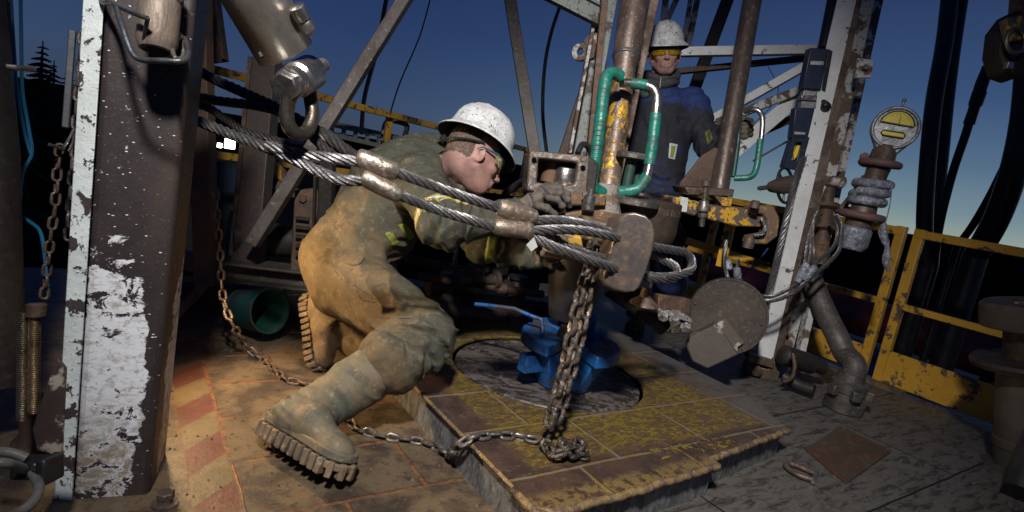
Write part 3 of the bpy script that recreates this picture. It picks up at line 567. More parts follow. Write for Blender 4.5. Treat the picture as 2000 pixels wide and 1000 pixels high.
g = M(); g.ext([at(1028, 478, 1.6), at(1043, 463, 1.6), at(1050, 482, 1.6), at(1038, 491, 1.6)], cF*.004); one('sheet_tag', 'small bent metal tag under the grey end ferrule', 'tag', g, gm('pale_tag', (.33, .33, .31), rough=.5, bump=.4))
g = M(); p = at(1050, 478, 1.66); ax = (at(1049, 515, 1.66)-p).normalized(); g.lathe(p, ax, [(.012, 0), (.014, .003), (.014, .016), (.008, .018), (.0085, .052), (.007, .056)], 18); one('arm_bolt', 'round-headed bolt pointing down below the tong arm near the end ferrules', 'bolt', g, rust_lt)
# the rounded block
blk = thing('tong_block', 'rounded rusty steel block the wire ropes pass through', 'steel block', at(1230, 565, 1.75))
Nb = Vector((-.26, -.96, .06)).normalized(); Ob = at(1232, 490, 1.70)
out = [(1222, 416), (1240, 414), (1262, 420), (1276, 434), (1281, 455), (1276, 490), (1264, 530), (1250, 562), (1240, 570), (1224, 572), (1200, 566), (1182, 556), (1178, 545), (1186, 515), (1196, 480), (1206, 440), (1212, 424)]
P = [onp(x, y, Ob, Nb) for x, y in out]
blk_m = gm('worn_block_steel', (.115, .098, .094), (.080, .058, .046), .50, 6, .2, (.20, .13, .05), .64, 40, .34, .5, .6, .3, m2=.4, bd=.003)
g = M(); g.ext(P, cF*.075-cR*.026); o = part('block_body', g, blk_m, blk, bevel=.007, seg=3)
# ================================================================ CHAINS by the rotary table
ch = thing('hanging_chain', 'heavy rusty chain hanging from the tong down onto the raised deck in a small heap', 'chain', gp(1100, 880, .122))
zc = .132
chain_m = gm('greasy_chain', (.17, .135, .11), (.055, .042, .035), .50, 26, .10, (.36, .33, .31), .63, 90, .34, .6, .75, .6)
fc = [at(1158, 470, 1.86), at(1150, 510, 1.80), at(1142, 540, 1.77), at(1122, 620, 1.76), at(1105, 700, 1.75), at(1085, 780, 1.74), at(1068, 840, 1.73)]
g = M(); g.chain(cr(fc, 10), .064, .043, .0078); part('left_fall', g, chain_m, ch)
fc = [at(1168, 480, 1.83), at(1158, 520, 1.80), at(1152, 560, 1.78), at(1138, 640, 1.77), at(1118, 720, 1.76), at(1096, 800, 1.75), at(1078, 850, 1.74)]
g = M(); g.chain(cr(fc, 10), .064, .043, .0078, .5); part('right_fall', g, chain_m, ch)
g = M(); hp_ = [gp(1062, 862, zc+.02), gp(1075, 884, zc), gp(1105, 884, zc+.005), gp(1130, 862, zc+.01), gp(1140, 868, zc+.02), gp(1118, 888, zc+.018), gp(1095, 872, zc+.03), gp(1100, 862, zc+.01), gp(1125, 878, zc), gp(1146, 896, zc), gp(1152, 902, zc)]
g.chain(cr(hp_, 10), .060, .040, .0075, .3); g.chain(cr([gp(1070, 870, zc+.02), gp(1085, 892, zc+.015), gp(1118, 876, zc+.03), gp(1160, 888, zc+.005)], 10), .060, .040, .0075, .8); part('heap', g, chain_m, ch)
ch2 = thing('floor_chain', 'bright worn chain lying from the heap across the deck edge to beside the near boot', 'chain', gp(760, 850, 0))
g = M(); g.chain(cr([gp(684, 824, .012), gp(700, 838, .012), gp(740, 850, .012), gp(790, 858, .012), gp(832, 864, .012), gp(868, 882, .02), gp(885, 885, .06), gp(905, 862, .135), gp(940, 852, .133), gp(985, 850, .133), gp(1030, 856, .133), gp(1062, 862, .14)], 10), .052, .033, .0062, .4); part('links', g, steel, ch2)
ch3 = thing('draped_chain', 'rusty chain draped down past the green bucket and along the floor behind the kneeling worker', 'chain', gp(520, 720, 0))
g = M(); g.chain(cr([at(421, 368, 2.25), at(425, 430, 2.25), at(430, 500, 2.25), at(433, 560, 2.22), at(440, 600, 2.2), at(458, 640, 2.2), gp(490, 685, .02), gp(530, 715, .012), gp(560, 742, .012), gp(600, 752, .012), gp(650, 800, .012), gp(690, 826, .012)], 10), .052, .032, .0055, .2); part('links', g, gm('rusty_chain', (.20, .14, .095), (.10, .065, .045), .5, 20, .12, rough=.5, metal=.5), ch3)
bk = thing('green_bucket', 'dark green open pipe end lying on its side beneath the beam behind the kneeling worker', 'bucket', gp(510, 660, 0))
a_ = at(472, 602, 2.56); b_ = at(528, 607, 2.46); ax = (b_-a_).normalized(); L_ = (b_-a_).length
g = M(); g.lathe(a_, ax, [(.07, 0), (.082, .004), (.092, L_*.5), (.096, L_-.01), (.099, L_), (.091, L_), (.086, L_-.02), (.075, .02), (.01, .018)], 48, cap=False); part('shell', g, green_dk, bk)
g = M(); g.lathe(a_, ax, [(.084, -.006), (.086, -.004), (.086, .01), (.082, .012)], 48); part('rim', g, green_dk, bk)
# ================================================================ CENTRE: drill pipe, tongs, slips
pipe_top = at(1244, -40, 2.50); pbx = rc3+Vector((.02, .03, 0)); pb_ = Vector((pbx.x, pbx.y, .11))
pmid = at(1180, 425, 2.33)
dp_ = thing('drill_pipe', 'upright scraped steel drill pipe with flaking yellow paint between the two green handles', 'pipe', pb_)
def pipe_mat():
    q = NT('scraped_drill_pipe'); z = q.sep()[2]; n1 = q.noise(9, 8, .68, .3, q.map((1, 1, .6))); n2 = q.noise(34, 8, .78, .8, q.map((1, 1, .7))); n3 = q.noise(120, 4, .6)
    col = q.mix(q.step(n1, .50, .12), (.17, .125, .10), (.085, .058, .045)); col = q.mix(q.step(n3, .64, .05), col, (.30, .27, .25))
    m = q.math('MULTIPLY', q.math('MULTIPLY', q.ins(z, .80, 1.24, .10), q.step(n2, .535, .02)), 1.0); col = q.mix(m, col, (.60, .33, .02))
    low = q.math('MULTIPLY', q.ins(z, .66, .88, .05), q.step(n1, .45, .1)); col = q.mix(q.math('MULTIPLY', low, .6), col, (.26, .235, .21))
    return q.done(col, q.math('ADD', .28, q.math('MULTIPLY', n2, .35)), .45, q.bump(m, .5, .003, q.bump(n1, .5, .006)), .5)
g = M(); ax = (pipe_top-pmid); P = [pb_, pmid-Vector((0, 0, .12)), pmid, pmid.lerp(pipe_top, .25), pmid.lerp(pipe_top, .33), pmid.lerp(pipe_top, .62), pmid.lerp(pipe_top, .66), pipe_top, pipe_top+ax*.4]
g.tube(P, [.046, .046, .048, .047, .047, .048, .058, .062, .062], 40); part('pipe_body', g, pipe_mat(), dp_)
g = M(); a_ = pmid.lerp(pipe_top, .64); g.lathe(a_, ax, [(.047, 0), (.054, .012), (.060, .018), (.060, .03), (.058, .034)], 36); part('shoulder', g, steel, dp_)
# the two taped handles
hl = thing('taped_handle', 'green taped bar handle on the left of the drill pipe', 'handle', at(1160, 360, 2.22), 'green taped handles')
g = M(); g.tube(T((1213, 150, 2.24), (1198, 143, 2.22), (1186, 148, 2.20), (1180, 172, 2.19), (1172, 240, 2.19), (1163, 310, 2.19), (1156, 350, 2.19), (1160, 366, 2.2), (1176, 376, 2.22), (1190, 380, 2.25)), .0235, 16); part('grip', g, green, hl)
g = M(); P = T((1180, 172, 2.19), (1172, 240, 2.19), (1163, 310, 2.19), (1157, 345, 2.19)); F_ = frames(P)
for i in range(1, len(P), 1): g.tube([P[i]+(F_[i][1]*math.cos(t)+F_[i][2]*math.sin(t))*.0232+F_[i][0]*.002*math.sin(t) for t in np.linspace(0, 2*math.pi, 17)[:-1]], .0016, 5, closed=True)
part('tape_turns', g, green, hl)
hr = thing('taped_handle', 'green taped handle right of the drill pipe, bare metal at its upper bend', 'handle', at(1240, 376, 2.3), 'green taped handles')
g = M(); g.tube(T((1212, 162, 2.3), (1235, 163, 2.28), (1262, 166, 2.26), (1278, 176, 2.25), (1283, 198, 2.25), (1278, 250, 2.25), (1270, 310, 2.25), (1262, 346, 2.25), (1246, 368, 2.25), (1222, 374, 2.26), (1196, 372, 2.28)), .0185, 16); part('bar', g, steel_br, hr)
g = M(); g.tube(T((1234, 163, 2.28), (1248, 164, 2.27), (1264, 167, 2.26)), .0215, 14); g.tube(T((1281, 222, 2.25), (1276, 268, 2.25), (1268, 322, 2.25)), .0225, 16); g.tube(T((1264, 344, 2.25), (1246, 368, 2.25), (1222, 374, 2.26), (1206, 374, 2.27)), .0235, 16); part('grip', g, green, hr)
g = M(); g.tube(T((1254, 176, 2.27), (1258, 186, 2.28), (1268, 184, 2.27)), .012, 10); part('torn_tape', g, green_dk, hr)
# tall rusty guide rails beside the pipe
g = M(); g.beam(at(1186, -60, 2.7), at(1140, 420, 2.72), .030, .05, up=cF); one('rusty_guide_rail', 'rusty brown guide rail just left of the drill pipe', 'rail', g, rust, .002)
g = M(); g.beam(at(1290, -60, 2.75), at(1188, 430, 2.7), .042, .03, up=cF); one('rusty_flat_bar', 'rusty flat bar slanting behind the drill pipe on its right', 'bar', g, rust_lt, .003)
# grey leg behind with eye plate
leg = thing('grey_mast_leg', 'grey green mast leg with blistered edge behind the left guide rail', 'mast leg', at(1120, 320, 3.2))
g = M(); g.beam(at(1198, -60, 3.1), at(1128, 330, 3.2), .085, .16, up=cF); part('leg_web', g, greyp, leg, bevel=.004)
g = M(); g.beam(at(1179, -60, 3.0), at(1112, 300, 3.1), .018, .10, up=cF); part('leg_edge', g, white_r, leg, bevel=.004)
g = M(); g.beam(at(1168, 120, 3.2), at(1105, 310, 3.3), .10, .10, up=cF); part('leg_rear_web', g, rust, leg, bevel=.004)  # rusty web set back behind the grey one
O_ = at(1140, 95, 3.05); Np = Vector((-.3, -.95, 0)).normalized(); c = onp(1133, 101, O_, Np); Xp = Z.cross(Np).normalized()
g = M(); ring_o = [c+(Xp*math.cos(t)+Z*math.sin(t))*.046 for t in np.linspace(0, 2*math.pi, 25)[:-1]]; ring_i = [c+(Xp*math.cos(t)+Z*math.sin(t))*.020 for t in np.linspace(0, 2*math.pi, 25)[:-1]]
g.frame(ring_o, ring_i, -Np*.03); g.ext([onp(x, y, O_, Np) for x, y in [(1140, 78), (1166, 52), (1172, 60), (1160, 112), (1140, 120), (1143, 108), (1144, 92)]], -Np*.03); part('eye_plate', g, white_r, leg, bevel=.003)
g = M(); g.ibeam(at(1070, -22, 2.9), at(1175, 32, 2.95), .06, .10, .014, up=Z); one('grey_cross_beam', 'grey steel cross beam entering from the top beside the grey mast leg', 'beam', g, greyp, .002)

# ---- power tong: box frame, arm, jaw drum
tg_ = thing('power_tong', 'rusty yellow power tong clamped round the drill pipe, with box frame, drum and arm', 'power tong', at(1180, 500, 2.1))
Nt = Vector((.10, -.99, .10)).normalized(); Ot = at(1085, 350, 2.12)
def Q(L, O=Ot, N=Nt): return [onp(x, y, O, N) for x, y in L]
fo = Q([(1036, 294), (1062, 295), (1090, 298), (1130, 302), (1152, 304), (1150, 340), (1146, 385), (1120, 388), (1085, 388), (1028, 372), (1030, 350), (1032, 320)])
fi = Q([(1052, 309), (1064, 310), (1090, 313), (1118, 316), (1128, 318), (1126, 335), (1122, 360), (1110, 362), (1085, 362), (1048, 356), (1050, 342), (1051, 324)])
g = M(); g.frame(fo, fi, -Nt*.17); part('box_frame', g, gm('worn_tong_frame', (.20, .165, .14), (.10, .065, .045), .5, 9, .1, (.36, .34, .32), .64, 50, .36, .55, .7, .5, m2=.3), tg_, bevel=.006)
g = M(); g.ext([p-Nt*.16 for p in fo], -Nt*.01); part('frame_back', g, rust, tg_)
p = onp(1101, 358, Ot-Nt*.07, Nt); g = M(); g.lathe(p, Z, [(.038, -.01), (.040, -.005), (.040, .055), (.036, .06), (.010, .06)], 30); part('roller', g, steel_br, tg_)
p = onp(1074, 350, Ot-Nt*.10, Nt); g = M(); g.lathe(p, Z, [(.036, -.01), (.036, .075)], 24); part('inner_post', g, gm('orange_rust', (.24, .11, .045), (.13, .07, .04), .5, 12, .1, rough=.7), tg_)
g = M(); p0 = at(1176, 428, 2.24); g.lathe(p0, pipe_top-pmid, [(.10, -.03), (.095, 0), (.070, .03), (.052, .09), (.050, .13)], 36); part('muddy_collar', g, gm('grey_mud_crust', (.26, .23, .20), (.16, .10, .06), .52, 14, .06, (.08, .06, .05), .6, 50, rough=.8, bump=.8, bd=.008), tg_)
g = M(); g.ext(Q([(1126, 318), (1152, 304), (1170, 320), (1160, 390), (1148, 400), (1118, 396)], Ot-Nt*.01), -Nt*.15); part('side_cheek', g, dark, tg_, bevel=.006)
g = M(); g.ext(Q([(1044, 372), (1090, 374), (1185, 380), (1185, 402), (1120, 402), (1044, 392)], Ot+Nt*.01), -Nt*.16); g.ext(Q([(1090, 418), (1150, 408), (1225, 420), (1228, 452), (1150, 456), (1092, 440)], Ot+Nt*.03), -Nt*.16); part('yellow_bracket', g, gm('rusty_yellow_bracket', (.13, .075, .04), (.42, .22, .02), .56, 14, .04, (.05, .035, .03), .6, 40, rough=.5), tg_, bevel=.008)
g = M(); g.ext(Q([(1040, 470), (1100, 468), (1195, 488), (1200, 520), (1140, 512), (1045, 500)], Ot-Nt*.06), -Nt*.10); part('lower_bracket', g, gm('rusty_yellow_bracket_low', (.12, .08, .055), (.38, .21, .03), .60, 14, .04, rough=.55), tg_, bevel=.008)
jc = at(1258, 420, 2.42)
g = M(); g.lathe(jc-Z*.10, Z, [(.10, -.04), (.135, 0), (.145, .04), (.145, .165), (.138, .17), (.06, .17)], 48); part('jaw_drum', g, gm('greasy_brown_drum', (.085, .062, .048), (.13, .085, .055), .54, 8, .1, (.04, .03, .028), .6, 40, .4, .5, .4, .4), tg_)
pc = at(1236, 305, 2.30); g = M(); g.lathe(pc-Z*.012, Z, [(.058, 0), (.066, .004), (.066, .020), (.060, .026), (.02, .026)], 44); part('upper_disc', g, steel, tg_)
g = M(); g.lathe(pc-Z*.145, Z, [(.02, 0), (.02, .14)], 18); g.lathe(pc-Z*.15+Vector((.045, .05, 0)), Z, [(.016, 0), (.016, .14)], 14); part('disc_post', g, green_dk, tg_)
pc2 = at(1240, 395, 2.28); g = M(); g.lathe(pc2-Z*.015, Z, [(.080, 0), (.094, .006), (.094, .026), (.086, .032), (.02, .032)], 48); part('lower_disc', g, steel, tg_)
for x, y in ((1253, 382), (1222, 392)):
    g = M(); g.bolt(at(x, y, 2.22), Z, .014, .010); part('disc_bolt', g, steel, tg_)
g = M(); g.box(at(1188, 452, 2.0), (.20, .15, .075), rotm(B*.3+Vector((1, 0, 0)), A)); g.box(at(1120, 470, 2.02), (.20, .10, .05), rotm(Vector((1, .1, -.1)), A)); part('tong_body', g, gm('tong_body_paint', (.11, .075, .05), (.42, .24, .03), .57, 13, .04, (.2, .18, .16), .62, 40, rough=.5, metal=.1), tg_, bevel=.012)
g = M(); p = at(1215, 452, 1.9); g.bolt(p, Z, .013, .012); part('body_bolt', g, steel_br, tg_)
g = M(); g.lathe(at(1130, 520, 2.34), Z, [(.085, -.22), (.105, -.12), (.125, .02), (.125, .10)], 40); part('shade_black_housing', g, black, tg_)  # housing coloured black to carry the shade below the tong
g = M(); g.lathe(at(1183, 500, 1.92), Vector((1, -.15, .1)), [(.03, -.05), (.034, -.04), (.034, .03), (.024, .05)], 24); g.tube(T((1120, 485, 1.92), (1150, 500, 1.9), (1200, 520, 1.9)), .020, 12); part('chain_lug', g, rust_lt, tg_)
for x, y, d in ((1044, 303, 2.08), (1140, 312, 2.08), (1142, 378, 2.08), (1038, 366, 2.08)):
    g = M(); g.bolt(at(x, y, d), Nt, .0105, .010); part('frame_bolt', g, steel, tg_)
g = M(); g.tube(T((1128, 300, 2.25), (1138, 282, 2.28), (1152, 292, 2.32), (1160, 330, 2.34)), .012, 12); part('hydraulic_hose', g, black, tg_)
g = M(); g.tube(T((1004, 398, 2.35), (1030, 420, 2.3), (1060, 455, 2.25), (1085, 470, 2.2)), .013, 12); g2 = M(); g2.tube(T((985, 380, 2.5), (1012, 360, 2.45), (1034, 352, 2.35)), .016, 12); part('hydraulic_hose', g, black, tg_); part('hydraulic_hose', g2, black, tg_)
for k in range(6):
    an = -2.5+k*.42; c = jc+Vector((math.cos(an)*.138, math.sin(an)*.138, .03)); g = M(); g.box(c, (.014, .03, .05), rotm(Vector((math.cos(an), math.sin(an), 0)), Z)); part('drum_rib', g, rust, tg_, bevel=.003)
for x, y in ((1108, 430), (1140, 432), (1172, 440), (1205, 438)):
    g = M(); g.bolt(at(x, y, 1.93), Vector((.1, -.95, .3)), .010, .009); part('flange_bolt', g, rust_lt, tg_)
g = M(); g.beam(at(1062, 442, 2.0), at(1182, 462, 1.98), .014, .022); part('latch_bar', g, gm('latch_rust', (.20, .11, .05), (.10, .065, .045), .5, 14, .1, rough=.6), tg_, bevel=.003)
g = M(); p = at(1150, 396, 2.06); g.lathe(p, Z, [(.016, -.03), (.022, -.024), (.022, .024), (.016, .03), (.010, .03), (.010, .05)], 20); part('pivot_pin', g, steel_br, tg_)
# pin seen below the drum right of the block
g = M(); g.lathe(at(1258, 590, 1.92), Z, [(.05, -.01), (.044, 0), (.020, .018), (.016, .05)], 26); one('swivel_cone', 'dull steel cone sticking out under the rounded block', 'swivel', g, rust_lt)

# ---- blue slips in the rotary
sl = thing('blue_slips', 'bright blue slips gripping the pipe in the middle of the rotary table', 'slips', Vector((rc3.x, rc3.y, .11)))
def arc(g, c, r0, r1, z0, z1, a0, a1, r1b=None, n=14):
    r1b = r1b or r1; rings = []
    for i in range(n+1):
        t = a0+(a1-a0)*i/n; d = Vector((math.cos(t), math.sin(t), 0)); rings.append([c+d*r0+Z*z0, c+d*r1b+Z*z0, c+d*r1+Z*z1, c+d*r0+Z*z1])
    g.loft(rings)
sc_ = gp(1098, 750, .11)
for k, (a0, a1, zt_) in enumerate([(math.radians(150), math.radians(238), .215), (math.radians(-62), math.radians(30), .205), (math.radians(38), math.radians(140), .23)]):
    g = M(); arc(g, sc_, .058, .165, 0, zt_-.06, a0, a1, .105); part('slip_segment', g, blue, sl, bevel=.006)
    g = M(); arc(g, sc_, .060, .200, zt_-.06, zt_-.012, a0-.05, a1+.05); part('slip_flange', g, blue, sl, bevel=.006)
g = M(); g.box(sc_+Vector((-.135, -.085, .10)), (.05, .07, .12), rotm(Vector((.6, -.75, 0)), Z)); part('hinge_block', g, blue, sl, bevel=.004)
g = M(); g.ext([sc_+Vector((.03, .04, .18)), sc_+Vector((.10, .04, .18)), sc_+Vector((.09, .04, .29)), sc_+Vector((.05, .04, .31))], (0, .03, 0)); part('handle_lug', g, blue, sl, bevel=.004)
g = M(); g.tube([at(928, 594, 2.35), at(958, 597, 2.33), at(1005, 603, 2.3), at(1040, 618, 2.28), at(1058, 624, 2.27), at(1060, 645, 2.25), at(1056, 672, 2.23)], .0085, 12); part('handle_rod', g, blue, sl)
g = M(); g.lathe(sc_+Z*.14, Z, [(.055, 0), (.060, .02), (.060, .07), (.05, .10)], 26); part('grip_ring', g, dark, sl)

# ================================================================ second pipe with handle, yellow tong arm
p2 = thing('slanted_pipe', 'long brown pipe rising past the raised glove of the worker in blue', 'pipe', at(1404, 375, 2.85))
g = M(); g.tube([at(1402, 385, 2.86), at(1470, -5, 3.0), at(1484, -90, 3.05)], [.046, .048, .048], 36); part('pipe_body', g, gm('brown_pipe', (.125, .095, .078), (.075, .052, .042), .5, 7, .12, (.30, .27, .25), .665, 60, .34, .5, .5, .4, (1, 1, .5)), p2)
g = M(); g.tube(T((1455, 218, 2.86), (1468, 214, 2.82), (1482, 217, 2.80), (1489, 232, 2.80), (1487, 270, 2.80), (1478, 325, 2.80), (1466, 345, 2.80), (1436, 348, 2.82)), .0125, 14); part('handle_bar', g, steel_br, p2)
g = M(); g.tube(T((1485, 272, 2.80), (1478, 325, 2.80), (1466, 345, 2.80), (1434, 348, 2.82), n=6), .0152, 14); part('handle_grip', g, green, p2)
g = M(); g.tube(T((1445, 222, 2.90), (1441, 280, 2.90), (1432, 345, 2.88)), .0125, 12); part('rear_bar', g, green_dk, p2)
g = M(); g.lathe(at(1400, 376, 2.86), Z, [(.085, -.01), (.085, .01), (.05, .02)], 4); part('foot_plate', g, rust_lt, p2)
Ng = Vector((.15, -.98, 0)).normalized(); Og = at(1380, 350, 2.90)
g = M(); g.ext([onp(x, y, Og, Ng) for x, y in [(1398, 288), (1412, 296), (1404, 372), (1326, 372), (1330, 356), (1352, 330), (1372, 304)]], -Ng*.02); part('gusset', g, gm('rust_gusset', (.12, .075, .05), (.07, .045, .035), .5, 8, .1, rough=.6), p2, bevel=.003)
ar = thing('yellow_boom', 'flaking yellow boom reaching right below the brown pipe, with bolts and a clevis', 'boom', at(1420, 430, 2.85))
Na = Vector((.12, -.99, 0)).normalized(); Oa = at(1400, 410, 2.72)
def QA(L, dz=0): return [onp(x, y, Oa+Na*dz, Na) for x, y in L]
g = M(); g.ext(QA([(1314, 384), (1330, 386), (1400, 402), (1470, 410), (1500, 414), (1500, 444), (1440, 442), (1380, 428), (1320, 412), (1314, 405)]), -Na*.16); part('arm_beam', g, yel_w, ar, bevel=.008)
g = M(); g.ext(QA([(1330, 384), (1345, 387), (1341, 414), (1326, 412)], .003), -Na*.02); part('white_mark', g, gm('white_mark', (.6, .6, .56), (.25, .2, .15), .58, 20, .04, rough=.6), ar)
g = M(); g.ext(QA([(1338, 366), (1435, 370), (1432, 384), (1345, 380)], -.03), -Na*.18); part('top_plate', g, rust_lt, ar, bevel=.004)
for x, yt, yb in ((1380, 352, 442),):
    a_ = at(x, yt, 2.60); b_ = at(x-10, yb, 2.64); axx = (b_-a_).normalized(); L_ = (b_-a_).length
    g = M(); g.lathe(a_, axx, [(.015, 0), (.020, .004), (.020, .026), (.010, .030), (.010, L_*.42), (.022, L_*.44), (.024, L_*.50), (.034, L_*.60), (.034, L_*.66), (.022, L_*.68), (.022, L_*.80), (.014, L_*.82), (.013, L_)], 22); part('long_bolt', g, steel, ar)
g = M(); g.ext(QA([(1395, 382), (1430, 388), (1428, 402), (1412, 402)], .01), -Na*.012); part('web_plate', g, yel, ar)
g = M(); g.ext(QA([(1465, 402), (1512, 404), (1524, 425), (1520, 462), (1498, 478), (1460, 476), (1466, 462), (1495, 458), (1500, 430), (1490, 418), (1466, 416)], .03), -Na*.07); part('clevis', g, gm('rusty_clevis', (.16, .10, .065), (.42, .24, .03), .6, 14, .04, (.07, .05, .04), .58, 40, rough=.55), ar, bevel=.008)
g = M(); g.lathe(at(1475, 398, 2.66), Z, [(.022, -.02), (.022, .008), (.015, .016)], 20); part('clevis_pin', g, rust_lt, ar); g = M(); g.lathe(at(1462, 476, 2.68), Z, [(.024, -.02), (.026, 0), (.02, .03)], 20); part('clevis_pin', g, rust_lt, ar)
g = M(); g.rope(T((1488, 425, 2.72), (1495, 440, 2.70), (1490, 455, 2.70), (1470, 460, 2.72)), .011); part('clevis_rope', g, rope_m, ar)
g = M(); g.beam(at(1426, 440, 3.0), at(1408, 520, 3.05), .05, .05); g.beam(at(1340, 470, 3.1), at(1500, 520, 3.1), .02, .04); one('yellow_prop', 'yellow prop under the flaking tong arm', 'prop', g, yel, .003)
g = M(); g.chan(at(1345, 475, 3.3), at(1250, 380, 3.3), .10, .06, .01); one('dark_arm_rest', 'dark slanting bracket under the arm of the worker in blue', 'bracket', g, dark)

# ================================================================ white mast leg and braces
wl_ = thing('white_mast_leg', 'tall leaning white mast leg with chipped paint and rusty inner channel', 'mast leg', gp(1500, 745))
a0, a1 = gp(1492, 738)+Z*.0, at(1668, -60, 3.45); ax_ = (a1-a0).normalized(); Nl = Vector((-.12, -.99, 0)).normalized()
Ol = Vector(a0)
def QL(L, dz=0, N=Nl): return [onp(x, y, Ol+N*dz, N) for x, y in L]
g = M(); g.ext(QL([(1476, 705), (1508, 712), (1572, 440), (1690, -60), (1650, -60), (1532, 440)]), -Nl*.012); part('front_flange', g, white, wl_, bevel=.002)
g = M(); g.ext(QL([(1508, 712), (1520, 716), (1594, 440), (1696, -60), (1688, -60), (1572, 440)], .012), -Nl*.12); part('inner_channel', g, rust_lt, wl_, bevel=.002)
g = M(); g.ext(QL([(1520, 718), (1545, 700), (1612, 440), (1722, -60), (1696, -60), (1592, 440)], -.10), -Nl*.02); part('rear_flange', g, white_r, wl_, bevel=.002)
g = M(); g.beam(at(1560, 700, 3.2), at(1728, -60, 3.5), .035, .06, up=cF); part('outer_rail', g, white_r, wl_, bevel=.003)
g = M(); g.ext(QL([(1676, 113), (1707, 117), (1702, 152), (1670, 152)], .05), -Nl*.02); p = onp(1690, 132, Ol+Nl*.055, Nl); g2 = M(); g2.bolt(p, Nl, .016, .012); part('side_bracket', g, white_r, wl_, bevel=.003); part('bracket_bolt', g2, steel, wl_)
g = M(); g.ext(QL([(1464, 690), (1512, 706), (1510, 720), (1462, 706)], .04), -Nl*.14); g.ext(QL([(1456, 735), (1520, 745), (1528, 700), (1510, 700), (1500, 722), (1464, 712)], .02), -Nl*.12); part('foot_bracket', g, rust_lt, wl_, bevel=.004)
g = M(); g.lathe(QL([(1478, 724)], .05)[0], Nl, [(.03, -.02), (.03, .01), (.024, .014)], 24); part('foot_pin', g, rust, wl_)
for x, y in ((1648, 290), (1556, 560), (1540, 640)):
    g = M(); g.bolt(QL([(x, y)], .02)[0], Nl, .012, .014); part('leg_bolt', g, rust_lt, wl_)
br_spec = [((1250, 103, 3.7), (1600, 97, 3.45), .060, .055, 'horizontal white brace with dark rust behind the white hard hat', white), ((1225, 150, 3.9), (1590, 112, 3.6), .06, .035, 'dark brown brace just under the horizontal white brace', rust), ((1340, 262, 3.8), (1586, 122, 3.45), .055, .05, 'upper slanting white brace meeting the black boxes', white), ((1400, 240, 3.7), (1572, 172, 3.5), .055, .05, 'middle slanting grey white brace behind the black boxes', white_r), ((1395, 330, 3.75), (1572, 178, 3.55), .045, .09, 'lower slanting white brace with a dark underside', white), ((1410, 292, 3.8), (1560, 226, 3.7), .03, .05, 'short dark brace under the slanting white ones', rust)]
for a_, b_, w_, h_, lb, mt in br_spec:
    g = M(); g.beam(at(*a_), at(*b_), w_, h_); one('mast_brace', lb, 'brace', g, mt, .003, 'mast braces')
for a_, b_, r_, lb, mt in [((1302, -20, 4.6), (1294, 60, 4.6), .028, 'pale upright bar above the crown of the standing hard hat, left one', white_r), ((1352, -20, 4.6), (1336, 80, 4.6), .022, 'pale upright bar at the right rim of the standing hard hat', white_r), ((1366, -20, 4.6), (1340, 110, 4.6), .026, 'pale bar leaning beside the standing hard hat, right one', white_r), ((1428, -20, 4.2), (1350, 190, 4.2), .048, 'thick dark post slanting down behind the horizontal white brace', dark), ((1330, -20, 4.8), (1300, 45, 4.8), .028, 'rusty slanting bar crossing above the standing hard hat', white_r)]:
    g = M(); g.beam(at(*a_), at(*b_), r_*1.6, r_*1.6, up=cF); one('lattice_bar', lb, 'bar', g, mt, .003, 'lattice bars above the standing worker')
# rope running along the mast leg
g = M(); g.tube([at(1634, -40, 3.25), at(1608, 95, 3.22)], .03, 10); one('dark_guard', 'black cable guard above the black boxes', 'guard', g, black)
g = M(); g.rope(T((1648, -40, 3.32), (1622, 95, 3.30), (1590, 250, 3.22), (1556, 345, 3.0), (1538, 420, 3.0), (1520, 500, 3.0), (1497, 592, 3.0)), .019); one('mast_cable', 'thick wire cable running down in front of the white mast leg', 'cable', g, rope_m)
# black instrument boxes
bxs = thing('instrument_box', 'navy black plastic instrument housing strapped along the white mast leg', 'instrument', at(1555, 330, 3.05))
Nx = Vector((-.10, -.99, -.05)).normalized(); Ox = at(1585, 210, 3.02)
def QX(L, dz=0): return [onp(x, y, Ox+Nx*dz, Nx) for x, y in L]
g = M(); g.ext(QX([(1582, 93), (1618, 95), (1604, 176), (1566, 174)]), -Nx*.07); g.ext(QX([(1553, 210), (1592, 212), (1578, 272), (1545, 271)]), -Nx*.07); part('housing', g, blackm, bxs, bevel=.006)
g = M(); g.ext(QX([(1618, 95), (1627, 100), (1612, 182), (1604, 176)], -.02), -Nx*.07); part('side_cover', g, black, bxs, bevel=.003)
g = M(); g.ext(QX([(1570, 176), (1597, 178), (1594, 212), (1563, 211)], -.01), -Nx*.05); part('metal_neck', g, gm('grey_metal_neck', (.38, .37, .36), (.2, .2, .2), .6, 20, .1, rough=.35, metal=.6), bxs, bevel=.003)
g = M(); g.ext(QX([(1566, 185), (1597, 187), (1595, 197), (1564, 195)], .006), -Nx*.06); part('strap', g, steel_br, bxs, bevel=.003)
g = M(); g.ext(QX([(1584, 119), (1609, 120), (1608, 127), (1582, 126)], .002), -Nx*.004); g.ext(QX([(1552, 257), (1573, 259), (1572, 263), (1551, 262)], .002), -Nx*.004); part('pale_label', g, gm('pale_label', (.42, .40, .38), (.3, .28, .26), .55, 30, .1, rough=.5), bxs)
fo = QX([(1550, 264), (1582, 268), (1564, 334), (1530, 328)]); fi = QX([(1554, 277), (1567, 278), (1556, 314), (1546, 313)])
g = M(); g.frame(fo, fi, -Nx*.075); part('sight_frame', g, blackm, bxs, bevel=.003)
g = M(); g.ext(QX([(1554, 274), (1570, 275), (1560, 318), (1544, 316)], -.05), -Nx*.01); part('sight_back', g, gm('sight_back', (.25, .32, .30), rough=.5), bxs)
g = M(); g.ext(QX([(1557, 284), (1566, 285), (1560, 300), (1551, 312), (1550, 298)], -.02), -Nx*.02); part('yellow_indicator', g, gm('yellow_indicator', (.80, .58, .03), rough=.45), bxs)
